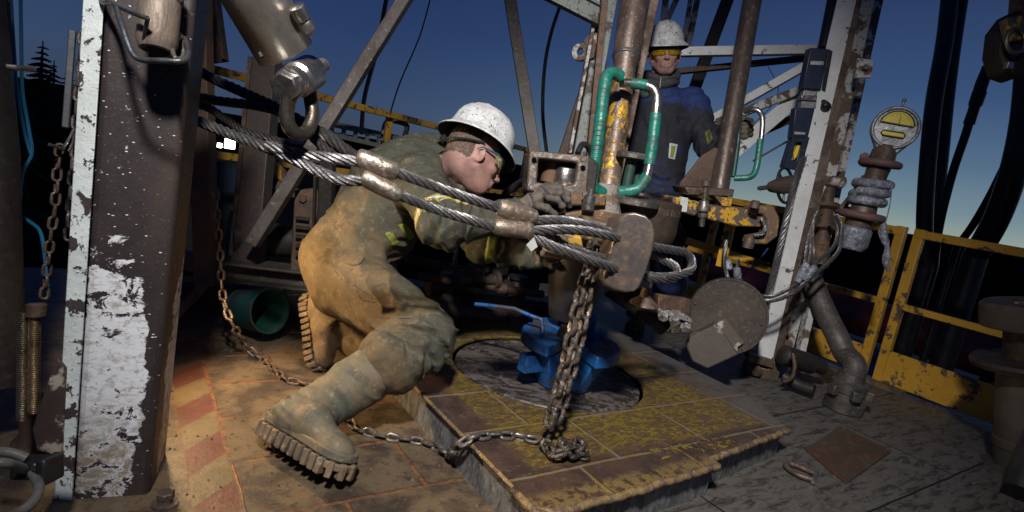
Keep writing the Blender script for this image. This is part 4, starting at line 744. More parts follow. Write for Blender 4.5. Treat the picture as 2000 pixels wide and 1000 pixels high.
g = M(); g.tube(T((1600, 196, 3.05), (1612, 202, 3.02), (1618, 208, 3.0)), .016, 10); g.ell(at(1612, 206, 3.0), .022); part('clamp_knob', g, black, bxs)
# handwheel
hw = thing('hand_wheel', 'thin black valve hand wheel just below the instrument boxes', 'hand wheel', at(1535, 400, 3.1))
c = at(1533, 362, 3.1); X1 = cR*.62+cF*.4; g = M(); g.tube([c+X1.normalized()*math.cos(t)*.072+cU*math.sin(t)*.094 for t in np.linspace(0, 2*math.pi, 37)[:-1]], .008, 10, True); part('rim', g, black, hw)
g = M()
for t in (0.3, 2.4, 4.5): g.tube([c, c+X1.normalized()*math.cos(t)*.07+cU*math.sin(t)*.09], .006, 8)
part('spokes', g, black, hw)
g = M(); ax = (at(1560, 358, 3.2)-at(1482, 368, 2.95)).normalized(); g.lathe(at(1482, 368, 2.95), ax, [(.010, 0), (.012, .01), (.012, .09), (.03, .13), (.045, .22), (.05, .34)], 22); part('stem', g, rust_lt, hw)
# ================================================================ RIGHT: gauge, hoses, railing, valves
ga = thing('pressure_gauge', 'round grey pressure gauge with yellow dials on a stem wound with hose and silver tape', 'gauge', at(1680, 450, 2.95))
Ng = Vector((-.42, -.90, -.02)).normalized(); Og = at(1749, 250, 2.85); Xg = Z.cross(Ng).normalized(); Yg = Ng.cross(Xg).normalized()
rt = Matrix.Rotation(math.radians(-4), 3, Ng); Xg = rt @ Xg; Yg = rt @ Yg
def G(u, v, w=0): return Og+Xg*u+Yg*v+Ng*w
def arcp(r, a0, a1, n, w=0, cu=0, cv=0, e=1.0): return [G(cu+r*math.cos(math.radians(a0+(a1-a0)*i/n)), cv+e*r*math.sin(math.radians(a0+(a1-a0)*i/n)), w) for i in range(n+1)]
alu = gm('cast_aluminium', (.34, .35, .36), (.20, .20, .20), .55, 18, .12, (.48, .49, .50), .62, 70, .42, .55, .55, .5)
body = arcp(.105, -28, 208, 30)+[G(-.045, -.125), G(.045, -.125)]
g = M(); g.ext([p-Ng*.07 for p in body], Ng*.07); part('gauge_body', g, alu, ga, bevel=.010, seg=3)
g = M(); P = [p for p in arcp(.098, 0, 360, 40, .002)[:-1]]; g.tube(P, .0085, 10, True); part('gauge_rim', g, alu, ga)
dial = gm('yellow_dial', (.78, .62, .02), (.62, .50, .03), .6, 8, .1, rough=.35, bump=.05)
up_ = arcp(.072, 8, 172, 22, .004, 0, .008)
g = M(); g.ext(up_, Ng*.003); part('upper_dial', g, dial, ga)
lo_ = [G(u, v, .004) for u, v in [(-.048, -.020), (.040, -.018), (.050, -.028), (.046, -.042), (-.044, -.044), (-.054, -.034)]]
g = M(); g.ext(lo_, Ng*.003); part('lower_dial', g, dial, ga)
g = M(); g.tube(arcp(.074, 8, 172, 22, .008, 0, .008)+[], .0035, 8, True); g.tube([p+Ng*.004 for p in lo_], .0035, 8, True); part('dial_bezels', g, gm('dark_bezel', (.06, .055, .05), rough=.5), ga)
ink = gm('dial_ink', (.03, .028, .02), rough=.6, bump=0); g = M()
for k in range(21):
    a = math.radians(14+k*7.6); r0 = .060 if k % 5 else .055; d = Xg*math.cos(a)+Yg*math.sin(a); g.tube([G(0, .008, .0078)+d*r0, G(0, .008, .0078)+d*.066], .0007, 4)
part('scale_marks', g, ink, ga); g = M(); g.tube([G(.008, .012, .010), G(.004, .062, .010)], [.002, .0007], 6); part('needle', g, ink, ga)
g = M(); g.tube([G(0, .10, -.03), G(-.002, .135, -.03)], .006, 10); g.ell(G(-.002, .14, -.03), .010); part('top_screw', g, alu, ga)
st_top = at(1728, 295, 2.9); st_bot = at(1672, 450, 2.98); axs = (st_bot-st_top).normalized(); Ls = (st_bot-st_top).length
g = M(); g.lathe(st_top-axs*.03, axs, [(.040, 0), (.055, .03), (.060, .08), (.052, .14), (.048, Ls*.6), (.058, Ls*.75), (.066, Ls*.9), (.062, Ls+.04)], 30); part('stem', g, rust_lt, ga)
def coil(c0, axs, r, z0, z1, turns, a0, n=20):
    u = axs.orthogonal().normalized(); w = axs.cross(u); k = int(n*turns)
    return [c0+axs*(z0+(z1-z0)*i/k)+(u*math.cos(a0+2*math.pi*i/n)+w*math.sin(a0+2*math.pi*i/n))*r for i in range(k+1)]
for z0, z1, tn, r, a0, mt, nm, rr in ((.045, .075, 1.15, .080, 1.0, redhose, 'red_coil', .019), (.15, .22, 1.6, .074, 3.0, tape, 'taped_coil', .023), (.235, .27, 1.2, .070, 0.5, tape, 'taped_coil', .024), (.325, .35, 1.2, .094, 2.0, redhose, 'red_coil', .020)):
    g = M(); P = coil(st_top, axs, r, z0, z1, tn, a0); g.tube(P, [rr*(1+.12*mnoise.noise(Vector((i*.6, r*90, z0*50)))) for i in range(len(P))], 14); part(nm, g, mt, ga)
g = M(); g.lathe(st_bot-axs*.03, axs, [(.05, 0), (.075, .02), (.078, .10), (.06, .13)], 26); part('taped_base', g, tape, ga)
g = M(); g.tube(T((1690, 345, 3.0), (1672, 372, 3.05), (1650, 400, 3.1), (1636, 415, 3.12)), .017, 12); one('red_hose', 'dusty red hose running from the gauge coils to the white mast leg', 'hose', g, redhose)
g = M(); g.tube(T((1742, 360, 2.85), (1738, 400, 2.85), (1728, 440, 2.85)), .003, 6); P = [at(1728, 436, 2.85), at(1724, 455, 2.85), at(1733, 485, 2.84), at(1730, 512, 2.84), at(1736, 530, 2.84)]
g.tube(cr(P, 5), [.010, .016, .022, .020, .018, .012, .016, .020, .018, .014, .010, .008], 7); one('foil_strip', 'torn strip of silver tape dangling from the gauge stem', 'tape', g, tape)
# fittings on the mast leg behind the gauge
ft = thing('valve_fitting', 'rusty valve fitting with flanges on the right side of the white mast leg', 'valve', at(1615, 470, 3.1))
c0 = at(1622, 350, 3.2); c1 = at(1598, 520, 3.1); ax = (c1-c0).normalized(); L_ = (c1-c0).length
g = M(); g.lathe(c0, ax, [(.03, 0), (.045, .02), (.045, .05), (.032, .06), (.032, L_*.30), (.072, L_*.31), (.074, L_*.36), (.045, L_*.38), (.045, L_*.55), (.068, L_*.56), (.068, L_*.60), (.04, L_*.62), (.04, L_*.78), (.05, L_*.8), (.05, L_)], 30); part('fitting_body', g, rust, ft)
g = M(); g.lathe(at(1622, 352, 3.15), Vector((1, .2, 0)), [(.02, 0), (.028, .01), (.028, .05), (.034, .055), (.034, .075), (.02, .08)], 20); part('side_nut', g, white_r, ft)
# bundle of wire ropes hung on the leg
wb = thing('wire_rope_bundle', 'loose bundle of thin wire rope loops hung on the white mast leg', 'wire rope', at(1540, 590, 2.9))
for nm, P, r in [('loop', T((1634, 420, 2.9), (1644, 450, 2.9), (1638, 490, 2.88), (1610, 520, 2.86), (1580, 545, 2.84), (1545, 575, 2.82), (1500, 588, 2.82), (1455, 578, 2.84), (1428, 555, 2.86), (1418, 530, 2.88), (1416, 500, 2.9), (1420, 450, 2.92)), .0105),
                 ('loop', T((1626, 415, 2.92), (1636, 455, 2.92), (1626, 485, 2.9), (1600, 508, 2.88), (1572, 540, 2.86), (1538, 566, 2.84), (1500, 580, 2.84), (1465, 568, 2.86), (1445, 545, 2.88), (1440, 528, 2.88), (1442, 505, 2.9)), .0095),
                 ('strand', T((1592, 420, 2.94), (1578, 470, 2.92), (1570, 530, 2.88)), .009), ('strand', T((1598, 410, 2.94), (1584, 450, 2.92), (1582, 500, 2.9), (1574, 530, 2.88)), .008), ('strand', T((1606, 418, 2.94), (1590, 430, 2.92), (1588, 480, 2.9), (1596, 515, 2.88)), .008)]:
    g = M(); g.rope(P, r, r*15); part(nm, g, rope_md, wb)
for a_, b_ in (((1576, 515, 2.85), (1556, 552, 2.84)), ((1592, 520, 2.84), (1570, 548, 2.83)), ((1422, 508, 2.9), (1424, 528, 2.88)), ((1439, 522, 2.88), (1441, 545, 2.88))):
    g = M(); ferrule(g, at(*a_), at(*b_), .019); part('sleeve', g, tape, wb)
g = M(); g.tube(T((1500, 485, 3.3), (1480, 510, 3.25), (1450, 540, 3.2)), .004, 6); one('thin_blue_cable', 'thin blue cable behind the white mast leg above the round cover', 'cable', g, gm('thin_blue', (.03, .08, .22), rough=.4))
# round cover, block and studs
dc = thing('round_cover', 'large round rusty steel cover leaning against the foot of the white mast leg', 'cover', at(1410, 700, 2.9))
Nd = Vector((-.20, -.97, .10)).normalized(); Od = at(1422, 618, 2.82); Xd = Z.cross(Nd).normalized(); Yd = Nd.cross(Xd)
g = M(); g.lathe(Od-Nd*.05, Nd, [(.186, 0), (.190, .005), (.190, .045), (.187, .052), (.178, .052), (.176, .048), (.02, .048)], 60); part('plate', g, gm('rust_brown_plate', (.070, .052, .041), (.046, .036, .030), .5, 5, .12, (.14, .10, .07), .62, 50, .6, .7, .2, .4), dc)
g = M(); g.ext([onp(x, y, Od+Nd*.012, Nd) for x, y in [(1415, 620), (1452, 668), (1440, 676), (1438, 690), (1404, 664), (1388, 640)]], Nd*.016); part('patch', g, gm('scraped_patch', (.10, .075, .06), (.42, .38, .33), .57, 10, .05, rough=.6), dc)
for x, y in ((1358, 592), (1486, 632)):
    g = M(); g.bolt(onp(x, y, Od, Nd), Nd, .008, .008); part('cover_bolt', g, rust_lt, dc)
bx_ = thing('steel_box', 'scuffed rusty steel box with a pale corner lying under the round cover', 'box', gp(1390, 720))
g = M(); Nb2 = Vector((-.25, -.95, .15)).normalized(); Ob2 = at(1390, 670, 2.72)
g.ext([onp(x, y, Ob2, Nb2) for x, y in [(1348, 656), (1400, 632), (1444, 692), (1382, 721), (1352, 706), (1340, 676)]], -Nb2*.12); part('box_shell', g, gm('scuffed_box', (.075, .058, .047), (.30, .26, .22), .62, 8, .04, (.05, .04, .035), .6, 40, rough=.6), bx_, bevel=.008)
sb = thing('studded_clamp', 'dark clamp with three hex studs crusted in pale grease beside the round cover', 'clamp', at(1310, 640, 2.7))
g = M(); g.ext([at(1286, 574, 2.66), at(1352, 584, 2.70), at(1350, 612, 2.70), at(1340, 640, 2.69), at(1284, 612, 2.66)], cF*.14); part('clamp_body', g, rust, sb, bevel=.008)
pg = gm('pale_greased_steel', (.20, .18, .165), (.46, .45, .44), .55, 30, .05, (.06, .05, .045), .55, 60, rough=.5)
for x, y in ((1296, 616), (1318, 624), (1340, 638)):
    g = M(); g.bolt(at(x, y-2, 2.66), Vector((-.15, -.75, -.62)), .026, .026); part('hex_stud', g, pg, sb)
g = M(); g.ext([at(1284, 600, 2.655), at(1300, 606, 2.655), at(1322, 604, 2.66), at(1350, 622, 2.67), at(1350, 630, 2.67), at(1284, 610, 2.655)], -cF*.006); part('pale_crust', g, pg, sb)
g = M(); g.tube(T((1250, 590, 2.7), (1290, 602, 2.75), (1330, 600, 2.8)), .03, 12); g.tube(T((1190, 560, 2.9), (1250, 600, 2.9), (1300, 640, 2.9)), .05, 12); one('dark_linkage', 'dark pipe linkage between the tong and the studded clamp', 'linkage', g, dark)
# stand pipe elbow with flange
el = thing('elbow_pipe', 'thick grey brown pipe bending down to a flange bolted on the deck', 'pipe', gp(1645, 795))
fb = gp(1645, 800); g = M(); g.tube(cr([at(1560, 470, 3.35), at(1585, 545, 3.22), at(1612, 610, 3.12), at(1634, 655, 3.04), at(1650, 690, 3.0), fb+Z*.24, fb+Z*.15], 8), .056, 30); part('bend', g, gm('grey_brown_pipe', (.10, .088, .075), (.06, .048, .04), .5, 8, .15, (.22, .2, .18), .66, 60, .5, .65, .2, .4), el)
g = M(); g.lathe(fb, Z, [(.085, 0), (.095, .006), (.095, .05), (.075, .06), (.075, .10), (.085, .105), (.085, .15), (.065, .165), (.062, .20)], 30); part('flange', g, steel, el)
for k in range(3):
    an = -.6-k*1.1; c = fb+Vector((math.cos(an)*.10, math.sin(an)*.10, .11)); g = M(); g.box(c, (.035, .05, .045), rotm(Vector((math.cos(an), math.sin(an), 0)), Z)); part('flange_lug', g, steel, el, bevel=.005)
g = M(); g.lathe(at(1552, 700, 3.15), Vector((1, .25, -.2)), [(.03, -.1), (.055, -.08), (.055, .12), (.04, .13), (.04, .2)], 20); g.tube(T((1530, 735, 3.1), (1560, 752, 3.05), (1590, 762, 3.0)), .03, 12); one('ground_fitting', 'grimy pipe fitting lying behind the foot of the mast leg', 'fitting', g, dark)
g = M(); g.tube(T((1548, 690, 3.0), (1552, 715, 2.98), (1546, 738, 2.98), (1530, 745, 3.0)), .010, 8); one('bent_hook', 'small bent hook lying by the foot of the mast leg', 'hook', g, rust)
# deck oddments
fs = thing('deck_shackle', 'small rusty shackle lying on the deck in front of the raised plate corner', 'shackle', gp(1560, 912))
g = M(); g.tube(cr([gp(x, y, .014) for x, y in [(1590, 938), (1560, 928), (1536, 912), (1540, 905), (1562, 912), (1592, 925)]], 6), .010, 10); part('bow', g, rust_lt, fs)
g = M(); g.tube([gp(1588, 942, .014), gp(1596, 920, .014)], .008, 10); part('pin', g, steel_br, fs)
g = M(); P = [gp(x, y, .0) for x, y in [(1652, 947), (1740, 884), (1640, 836), (1572, 880)]]; g.ext(P, (0, 0, .010)); one('loose_deck_plate', 'thin rusty red plate lying on the grey deck right of the raised corner', 'plate', g, gm('rust_red_plate', (.085, .045, .030), (.06, .05, .03), .5, 9, .1, (.16, .06, .03), .62, 30, .5, .65, .1, .5), .002)
# ---- yellow railing on the right
toe0 = gp(1545, 668); rd = A
def rail_pt(t, z): return B*3.93+A*t+Z*z
rl = thing('yellow_railing', 'worn yellow pipe railing with toe board along the right edge of the rig floor', 'railing', rail_pt(1.5, 0))
for z_, w_ in ((.945, .050), (.50, .040)):
    g = M(); g.beam(rail_pt(1.56, z_), rail_pt(3.2, z_), w_, w_); part('rail_bar', g, yel, rl, bevel=.005)
    g = M(); g.beam(rail_pt(-.4, z_), rail_pt(1.49, z_), w_, w_); part('rail_bar', g, yel, rl, bevel=.005)
for t in (1.575, 1.475, 2.9): g = M(); g.beam(rail_pt(t, 0), rail_pt(t, .975), .045, .055, up=A); part('post', g, yel, rl, bevel=.005)
g = M(); g.beam(rail_pt(1.56, .12), rail_pt(3.2, .12), .02, .17); part('toe_board', g, yel, rl, bevel=.003)
g = M(); g.beam(rail_pt(.55, .12), rail_pt(1.49, .12), .02, .20); part('toe_board', g, yel, rl, bevel=.003)
g = M(); g.beam(rail_pt(1.3, .0)-B*.06, rail_pt(1.62, .0)-B*.06, .06, .05); part('sill', g, gm('dull_yellow_sill', (.17, .12, .06), (.07, .06, .05), .5, 10, .1, rough=.6), rl)
# things seen through the railing: blue skid with a dark red tank
LOW = Z*(-.95)
tk = thing('blue_container', 'dark blue container standing below the rig floor beyond the right railing', 'container', B*7.6+A*1.5-Z*3.4)
g = M(); g.box(B*8.6+A*2.2+Z*(-1.9), (2.0, 9.0, 2.7), RG); part('container_body', g, gm('night_blue_paint', (.02, .07, .22), (.012, .012, .018), .6, 3, .1, rough=.5), tk, bevel=.03)
for k in range(22):
    g = M(); g.box(B*7.58+A*(-2.1+k*.41)+Z*(-1.95), (.06, .16, 2.4), RG); part('wall_rib', g, gm('night_blue_rib', (.02, .06, .18), rough=.5) if k == 0 else bpy.data.materials['night_blue_rib'], tk)
rt_ = thing('red_tank', 'dark red horizontal tank lying on top of the blue container beyond the railing', 'tank', B*8.3+A*2-Z*.5)
g = M(); g.lathe(B*8.2-A*2.4-Z*.26, A, [(.02, -.18), (.18, -.12), (.26, 0), (.26, 8.6), (.18, 8.7), (.02, 8.75)], 30); part('tank_shell', g, gm('dull_red_paint', (.20, .03, .03), (.06, .02, .02), .6, 4, .1, rough=.5), rt_)
for k in range(5): g = M(); g.box(B*8.2+A*(-1.8+k*1.9)-Z*.50, (.42, .08, .10), RG); part('saddle', g, dark, rt_)
# ---- valve stack at the right edge
vs = thing('valve_stack', 'dark grimy valve stack with round flanges at the right edge of the deck', 'valve', gp(1960, 925))
vb = gp(1998, 925); va = (at(2012, 560, 2.45)-vb).normalized(); vx = va.cross(Vector((0, 1, 0))).normalized()
g = M(); g.lathe(vb, va, [(.14, 0), (.15, .01), (.15, .03), (.105, .04), (.105, .12), (.11, .125), (.11, .16), (.105, .165), (.105, .43), (.085, .46)], 40); part('pillar', g, gm('dark_grey_pillar', (.060, .054, .047), (.036, .031, .027), .5, 6, .15, rough=.6), vs)
g = M(); g.lathe(vb+va*.47, va, [(.09, 0), (.195, .012), (.20, .03), (.19, .045), (.10, .05), (.085, .055), (.085, .17)], 40); part('mid_flange', g, dark, vs)
g = M(); g.lathe(vb+va*.50+va*.15, va, [(.09, 0), (.165, .008), (.17, .02), (.17, .10), (.155, .115), (.10, .117), (.09, .11)], 40); part('top_cap', g, gm('brown_cap', (.065, .052, .042), (.035, .03, .027), .5, 8, .1, rough=.55), vs)
g = M(); g.box(vb+va*.58+Vector((-.02, -.12, 0)), (.09, .06, .16)); part('gate_block', g, rust, vs, bevel=.006)
g = M(); g.ext([vb+va*.775+vx*.02+Vector((0, -.12, 0)), vb+va*.775+vx*.10+Vector((0, -.12, 0)), vb+va*.775+vx*.10+Vector((0, -.04, 0)), vb+va*.775+vx*.02+Vector((0, -.06, 0))], va*.006); part('yellow_paint_patch', g, yel_w, vs)
g = M(); g.tube(T((1990, 960, 2.2), (2010, 900, 2.25), (2035, 840, 2.3), (2060, 800, 2.3)), .05, 16); one('corner_hose', 'thick black hose at the lower right edge beside the valve stack', 'hose', g, black)
# ---- black hoses hanging on the right
hz = [(T((1858, -40, 2.6), (1845, 80, 2.6), (1824, 200, 2.6), (1812, 320, 2.62), (1806, 430, 2.66), (1808, 520, 2.7)), .034, 'thick black hose, left of the pair hanging right of the gauge'), (T((1882, -40, 2.7), (1866, 60, 2.7), (1850, 180, 2.7), (1838, 300, 2.7), (1828, 400, 2.72), (1818, 520, 2.75)), .032, 'thick black hose, right of the pair hanging right of the gauge'),
      (T((1966, 80, 2.4), (1945, 105, 2.42), (1915, 160, 2.46), (1890, 250, 2.5), (1860, 340, 2.55), (1835, 440, 2.6), (1822, 530, 2.7)), .017, 'slimmer black hose curving down from the yellow hook to the hose pair'), (T((2010, 240, 2.4), (1975, 300, 2.42), (1935, 380, 2.5), (1900, 440, 2.6), (1870, 480, 2.7)), .016, 'slim black hose crossing to the railing at the right'),
      (T((2012, 120, 2.3), (2000, 240, 2.32), (1978, 340, 2.36), (1945, 430, 2.45), (1905, 500, 2.55)), .048, 'thickest black hose bending in at the right edge')]
hz_ = []
hz = [([cC+(p-cC)*1.7 for p in P], r*1.7, lb) for P, r, lb in hz]
for P, r, lb in hz: g = M(); g.tube(P+[P[-1]-Z*1.2], r, 18); hz_.append(one('black_hose', lb, 'hose', g, black, group='black hoses hanging on the right'))
g = M(); g.lathe(at(1930, 130, 4.13), (at(1895, 235, 4.2)-at(1930, 130, 4.13)).normalized(), [(.034, 0), (.037, .01), (.037, .17), (.044, .18), (.044, .27), (.034, .29), (.037, .41)], 18); part('hose_coupling', g, black, None); bpy.data.objects['hose_coupling'].parent = hz_[2]; bpy.data.objects['hose_coupling'].location = -hz_[2].location
hk = thing('yellow_hook_block', 'rusty yellow hook block with a hanging ring at the top right edge', 'hook block', at(1985, 120, 2.25))
g = M(); g.ext([at(x, y, 2.22) for x, y in [(1962, 50), (1985, 20), (2030, 5), (2030, 130), (1995, 150), (1968, 140), (1956, 100)]], cF*.10); part('block_shell', g, dark, hk, bevel=.012)
g = M(); g.box(at(1990, 48, 2.2), (.12, .06, .035), rotm(cR*.98+cU*.18, cU)); g.box(at(1985, 64, 2.2), (.10, .06, .02), rotm(cR*.98+cU*.18, cU)); part('yellow_plate', g, yel_w, hk, bevel=.004)
g = M(); g.tube([at(1984, 80, 2.18)+cR*math.cos(t)*.036+cU*math.sin(t)*.046 for t in np.linspace(0, 6.283, 25)[:-1]], .008, 10, True); part('ring', g, steel, hk)
g = M(); g.tube([at(1996, -30, 2.25), at(1990, 40, 2.25)], .035, 14); part('hanger', g, rust, hk)
g = M(); g.box(at(1970, 128, 2.18), (.024, .02, .028)); part('bright_nut', g, steel_br, hk, bevel=.003)

# ================================================================ BACKGROUND LEFT, behind the kneeling worker
g = M(); g.chan(at(400, -60, 3.0), at(424, 120, 3.0), .10, .06, .012, up=cF); one('rusty_strut', 'dark rusty strut between the column and the shiny cylinder', 'strut', g, rust, .003)
g = M(); g.beam(at(388, -60, 2.6), at(404, 560, 2.6), .085, .07, up=cF); one('brown_post', 'rusty brown upright post just right of the large column', 'post', g, gm('orange_brown_post', (.10, .055, .028), (.05, .036, .03), .55, 5, .1, rough=.65), .004)
gpost = thing('grey_post', 'wide grey brown upright post behind the wire ropes', 'post', at(480, 500, 2.9))
g = M(); g.ext([at(x, y, 2.85) for x, y in [(490, 110), (538, 112), (506, 480), (500, 520), (448, 520), (452, 470)]], cF*.10); part('post_body', g, brownp, gpost, bevel=.004)
g = M(); g.ext([at(x, y, 2.84) for x, y in [(484, 110), (492, 110), (454, 500), (446, 500)]], cF*.10); part('post_flange', g, rust_lt, gpost)
db = thing('diagonal_brace', 'long grey brown diagonal brace crossing behind the wire ropes', 'brace', at(500, 470, 2.75))
g = M(); g.beam(at(815, -40, 2.8), at(492, 478, 2.7), .060, .055, up=cF); part('brace_bar', g, gm('scuffed_brace', (.12, .10, .088), (.075, .055, .045), .5, 6, .12, (.45, .44, .42), .69, 40, .45, .6, .2, .4), db, bevel=.004)
g = M(); g.beam(at(990, -40, 4.2), at(1046, 310, 4.2), .085, .07, up=cF); one('mast_strut', 'weathered grey strut descending from the top centre to the power tong', 'strut', g, gm('weathered_strut', (.11, .095, .085), (.07, .055, .045), .5, 6, .12, (.32, .30, .28), .66, 50, rough=.5, metal=.2), .004)
for P, r, lb in [(T((845, -20, 9), (820, 70, 9), (778, 170, 9), (752, 260, 9)), .012, 'thin guy cable slanting down to the yellow rail, right one'), (T((758, -20, 7), (735, 100, 7), (712, 190, 7), (706, 262, 7)), .028, 'thicker dark guy cable behind the diagonal brace'), (T((1102, -10, 5), (1078, 60, 5), (1064, 130, 5), (1060, 220, 5), (1068, 300, 5)), .016, 'dark hose curving down between the strut and the grey mast leg'), (T((1500, 130, 3.6), (1520, 175, 3.6), (1500, 215, 3.6), (1450, 260, 3.6)), .0025, 'hair thin wire looping past the white braces'), (T((1588, 252, 3.4), (1540, 275, 3.5), (1470, 315, 3.6)), .006, 'thin dark cable from the instrument box to the left')]:
    g = M(); g.tube(P, r, 8); one('cable', lb, 'cable', g, black)
rr = thing('yellow_rail', 'yellow top rail of the far guard fence behind the kneeling worker', 'railing', at(750, 400, 4.2))
ra, rb = at(370, 124, 3.3), at(1035, 294, 6.4)
g = M(); g.beam(ra, rb, .055, .05); part('rail_bar', g, yel, rr, bevel=.005)
for x, y, d in ((762, 222, 4.7), (1030, 292, 6.38)): p = at(x, y, d); g = M(); g.beam(p, p-Z*1.1, .05, .05, up=A); part('post', g, yel, rr, bevel=.004)
g = M(); g.beam(ra-Z*.5, rb-Z*.5, .045, .045); part('mid_bar', g, yel, rr, bevel=.004)
# grey walkway truss, lifting frame
tr = thing('grey_truss', 'weathered grey walkway truss below the yellow rail behind the kneeling worker', 'truss', at(720, 330, 4.9))
g = M(); g.beam(at(640, 240, 4.8), at(800, 275, 5.2), .10, .05); part('top_chord', g, greyp, tr, bevel=.004)
g = M(); g.beam(at(646, 262, 4.8), at(792, 296, 5.2), .06, .04); part('lower_chord', g, greyp, tr, bevel=.004)
for k in range(7): x = 650+k*23; g = M(); g.beam(at(x, 240+k*5, 4.8+k*.06), at(x-4, 268+k*5, 4.8+k*.06), .03, .03, up=A); part('web_bar', g, greyp, tr)
g = M(); g.tube(cr([at(x, y, 4.9) for x, y in [(748, 262), (754, 240), (768, 236), (790, 242), (795, 250), (788, 272)]], 5), .022, 10); part('lifting_loop', g, greyp, tr)
# dark winch machinery
mc = thing('winch_frame', 'dark grimy machinery frame with a bolted bracket behind the kneeling worker', 'machinery', at(600, 520, 2.95))
Nm = Vector((.2, -.97, 0)).normalized(); Om = at(600, 430, 2.85)
def QM(L, dz=0): return [onp(x, y, Om+Nm*dz, Nm) for x, y in L]
g = M(); g.ext(QM([(575, 372), (620, 368), (622, 402), (610, 480), (606, 530), (566, 530), (572, 440)]), -Nm*.08); part('bracket', g, rust, mc, bevel=.006)
g = M(); g.bolt(QM([(592, 388)])[0], Nm, .020, .016); part('bracket_bolt', g, rust_lt, mc)
for k in range(5): g = M(); g.beam(QM([(578, 425+k*18)], .02)[0], QM([(604, 428+k*18)], .02)[0], .03, .012); part('rung', g, dark, mc)
g = M(); g.chan(QM([(636, 300)])[0], QM([(628, 500)])[0], .09, .06, .012, up=cF); part('upright', g, dark, mc)
g = M(); g.lathe(at(560, 470, 3.1), B, [(.03, -.3), (.14, -.28), (.14, -.22), (.09, -.2), (.09, .25), (.14, .27), (.14, .33)], 30); part('drum', g, dark, mc)
g = M(); g.chan(at(540, 360, 3.2), at(700, 430, 3.4), .07, .05, .01); part('cross_bar', g, brownp, mc)
g = M(); g.beam(at(520, 310, 3.4), at(560, 350, 3.4), .05, .05); part('yellow_stay', g, yel, mc)
# bench beam behind
bb = thing('floor_beam', 'long grimy steel beam on blocks running behind the kneeling worker at shin height', 'beam', at(480, 600, 2.7))
g = M(); g.ibeam(at(330, 512, 2.75), at(1120, 606, 3.5), .16, .10, .014); part('beam_body', g, gm('muddy_beam', (.085, .065, .048), (.05, .04, .035), .5, 6, .12, (.15, .13, .11), .62, 50, rough=.55, metal=.2), bb, bevel=.003)
g = M(); g.box(at(405, 590, 2.85), (.5, .12, .18), RG); g.box(at(572, 610, 2.9), (.10, .10, .22), RG); part('support_block', g, dark, bb, bevel=.006)
g = M(); g.beam(at(322, 636, 2.3), at(402, 556, 2.5), .03, .03); one('slanting_bar', 'thin rusty bar slanting up from behind the column foot', 'bar', g, rust_lt, .003)
for i, (x, y, d, s_, lb) in enumerate([(930, 545, 3.0, .12, 'dark valve body lowest between the worker and the blue slips'), (970, 505, 3.2, .14, 'dark valve body behind the far hand of the kneeling worker'), (880, 560, 3.1, .13, 'dark valve body close behind the knee of the kneeling worker'), (1010, 560, 3.3, .11, 'dark valve body left of the hanging chain')]):
    t = thing('gate_valve', lb, 'valve', at(x, y+30, d), 'grimy valves behind the kneeling worker'); c = at(x, y, d)
    g = M(); g.lathe(c-Z*s_*.6, Z, [(s_*.3, 0), (s_*.55, .01), (s_*.55, .04), (s_*.3, .05), (s_*.45, s_*.6), (s_*.3, s_*1.0), (s_*.5, s_*1.02), (s_*.5, s_*1.2)], 26); g.lathe(c-B*s_, B, [(s_*.4, 0), (s_*.4, .03), (s_*.25, .04), (s_*.25, s_*1.9), (s_*.4, s_*1.92), (s_*.4, s_*2.1)], 24); part('valve_casing', g, dark if i % 2 else brownp, t)
    g = M(); g.tube([c+Z*s_*.9, c+Z*s_*1.8], .014, 10); part('valve_stem', g, steel, t)
for a_, b_, r, lb in [((820, 540, 2.9), (1060, 575, 3.2), .022, 'dull pipe running behind the blue handle rod, upper one'), ((850, 600, 2.9), (1060, 640, 3.2), .045, 'thick dull pipe lying on the deck behind the rotary table'), ((760, 500, 3.1), (1050, 560, 3.4), .03, 'dark pipe behind the kneeling worker at waist height'), ((900, 620, 3.0), (1070, 660, 3.3), .03, 'yellowish pipe on the far edge of the raised deck')]:
    g = M(); a_ = at(*a_); b_ = at(*b_); g.tube([a_, a_.lerp(b_, .5), b_], r, 14); L_ = (b_-a_).length; g.lathe(a_.lerp(b_, .6), (b_-a_), [(r, 0), (r*1.5, .01), (r*1.5, .05), (r, .06)], 20); one('deck_pipe', lb, 'pipe', g, rust if r < .04 else brownp, group='pipes lying behind the rotary table')
cm = thing('control_console', 'dark blocky control console left of the kneeling worker far behind', 'console', at(490, 470, 5.0))
g = M(); g.box(at(420, 420, 4.6), (.8, .5, .9), RG); part('console_body', g, gm('dark_green_console', (.02, .04, .03), (.03, .03, .028), .5, 6, .1, rough=.6), cm, bevel=.01)
g = M(); g.box(at(430, 350, 4.35), (.35, .04, .18), RG); part('console_panel', g, gm('dim_blue_panel', (.03, .05, .10), rough=.4), cm)
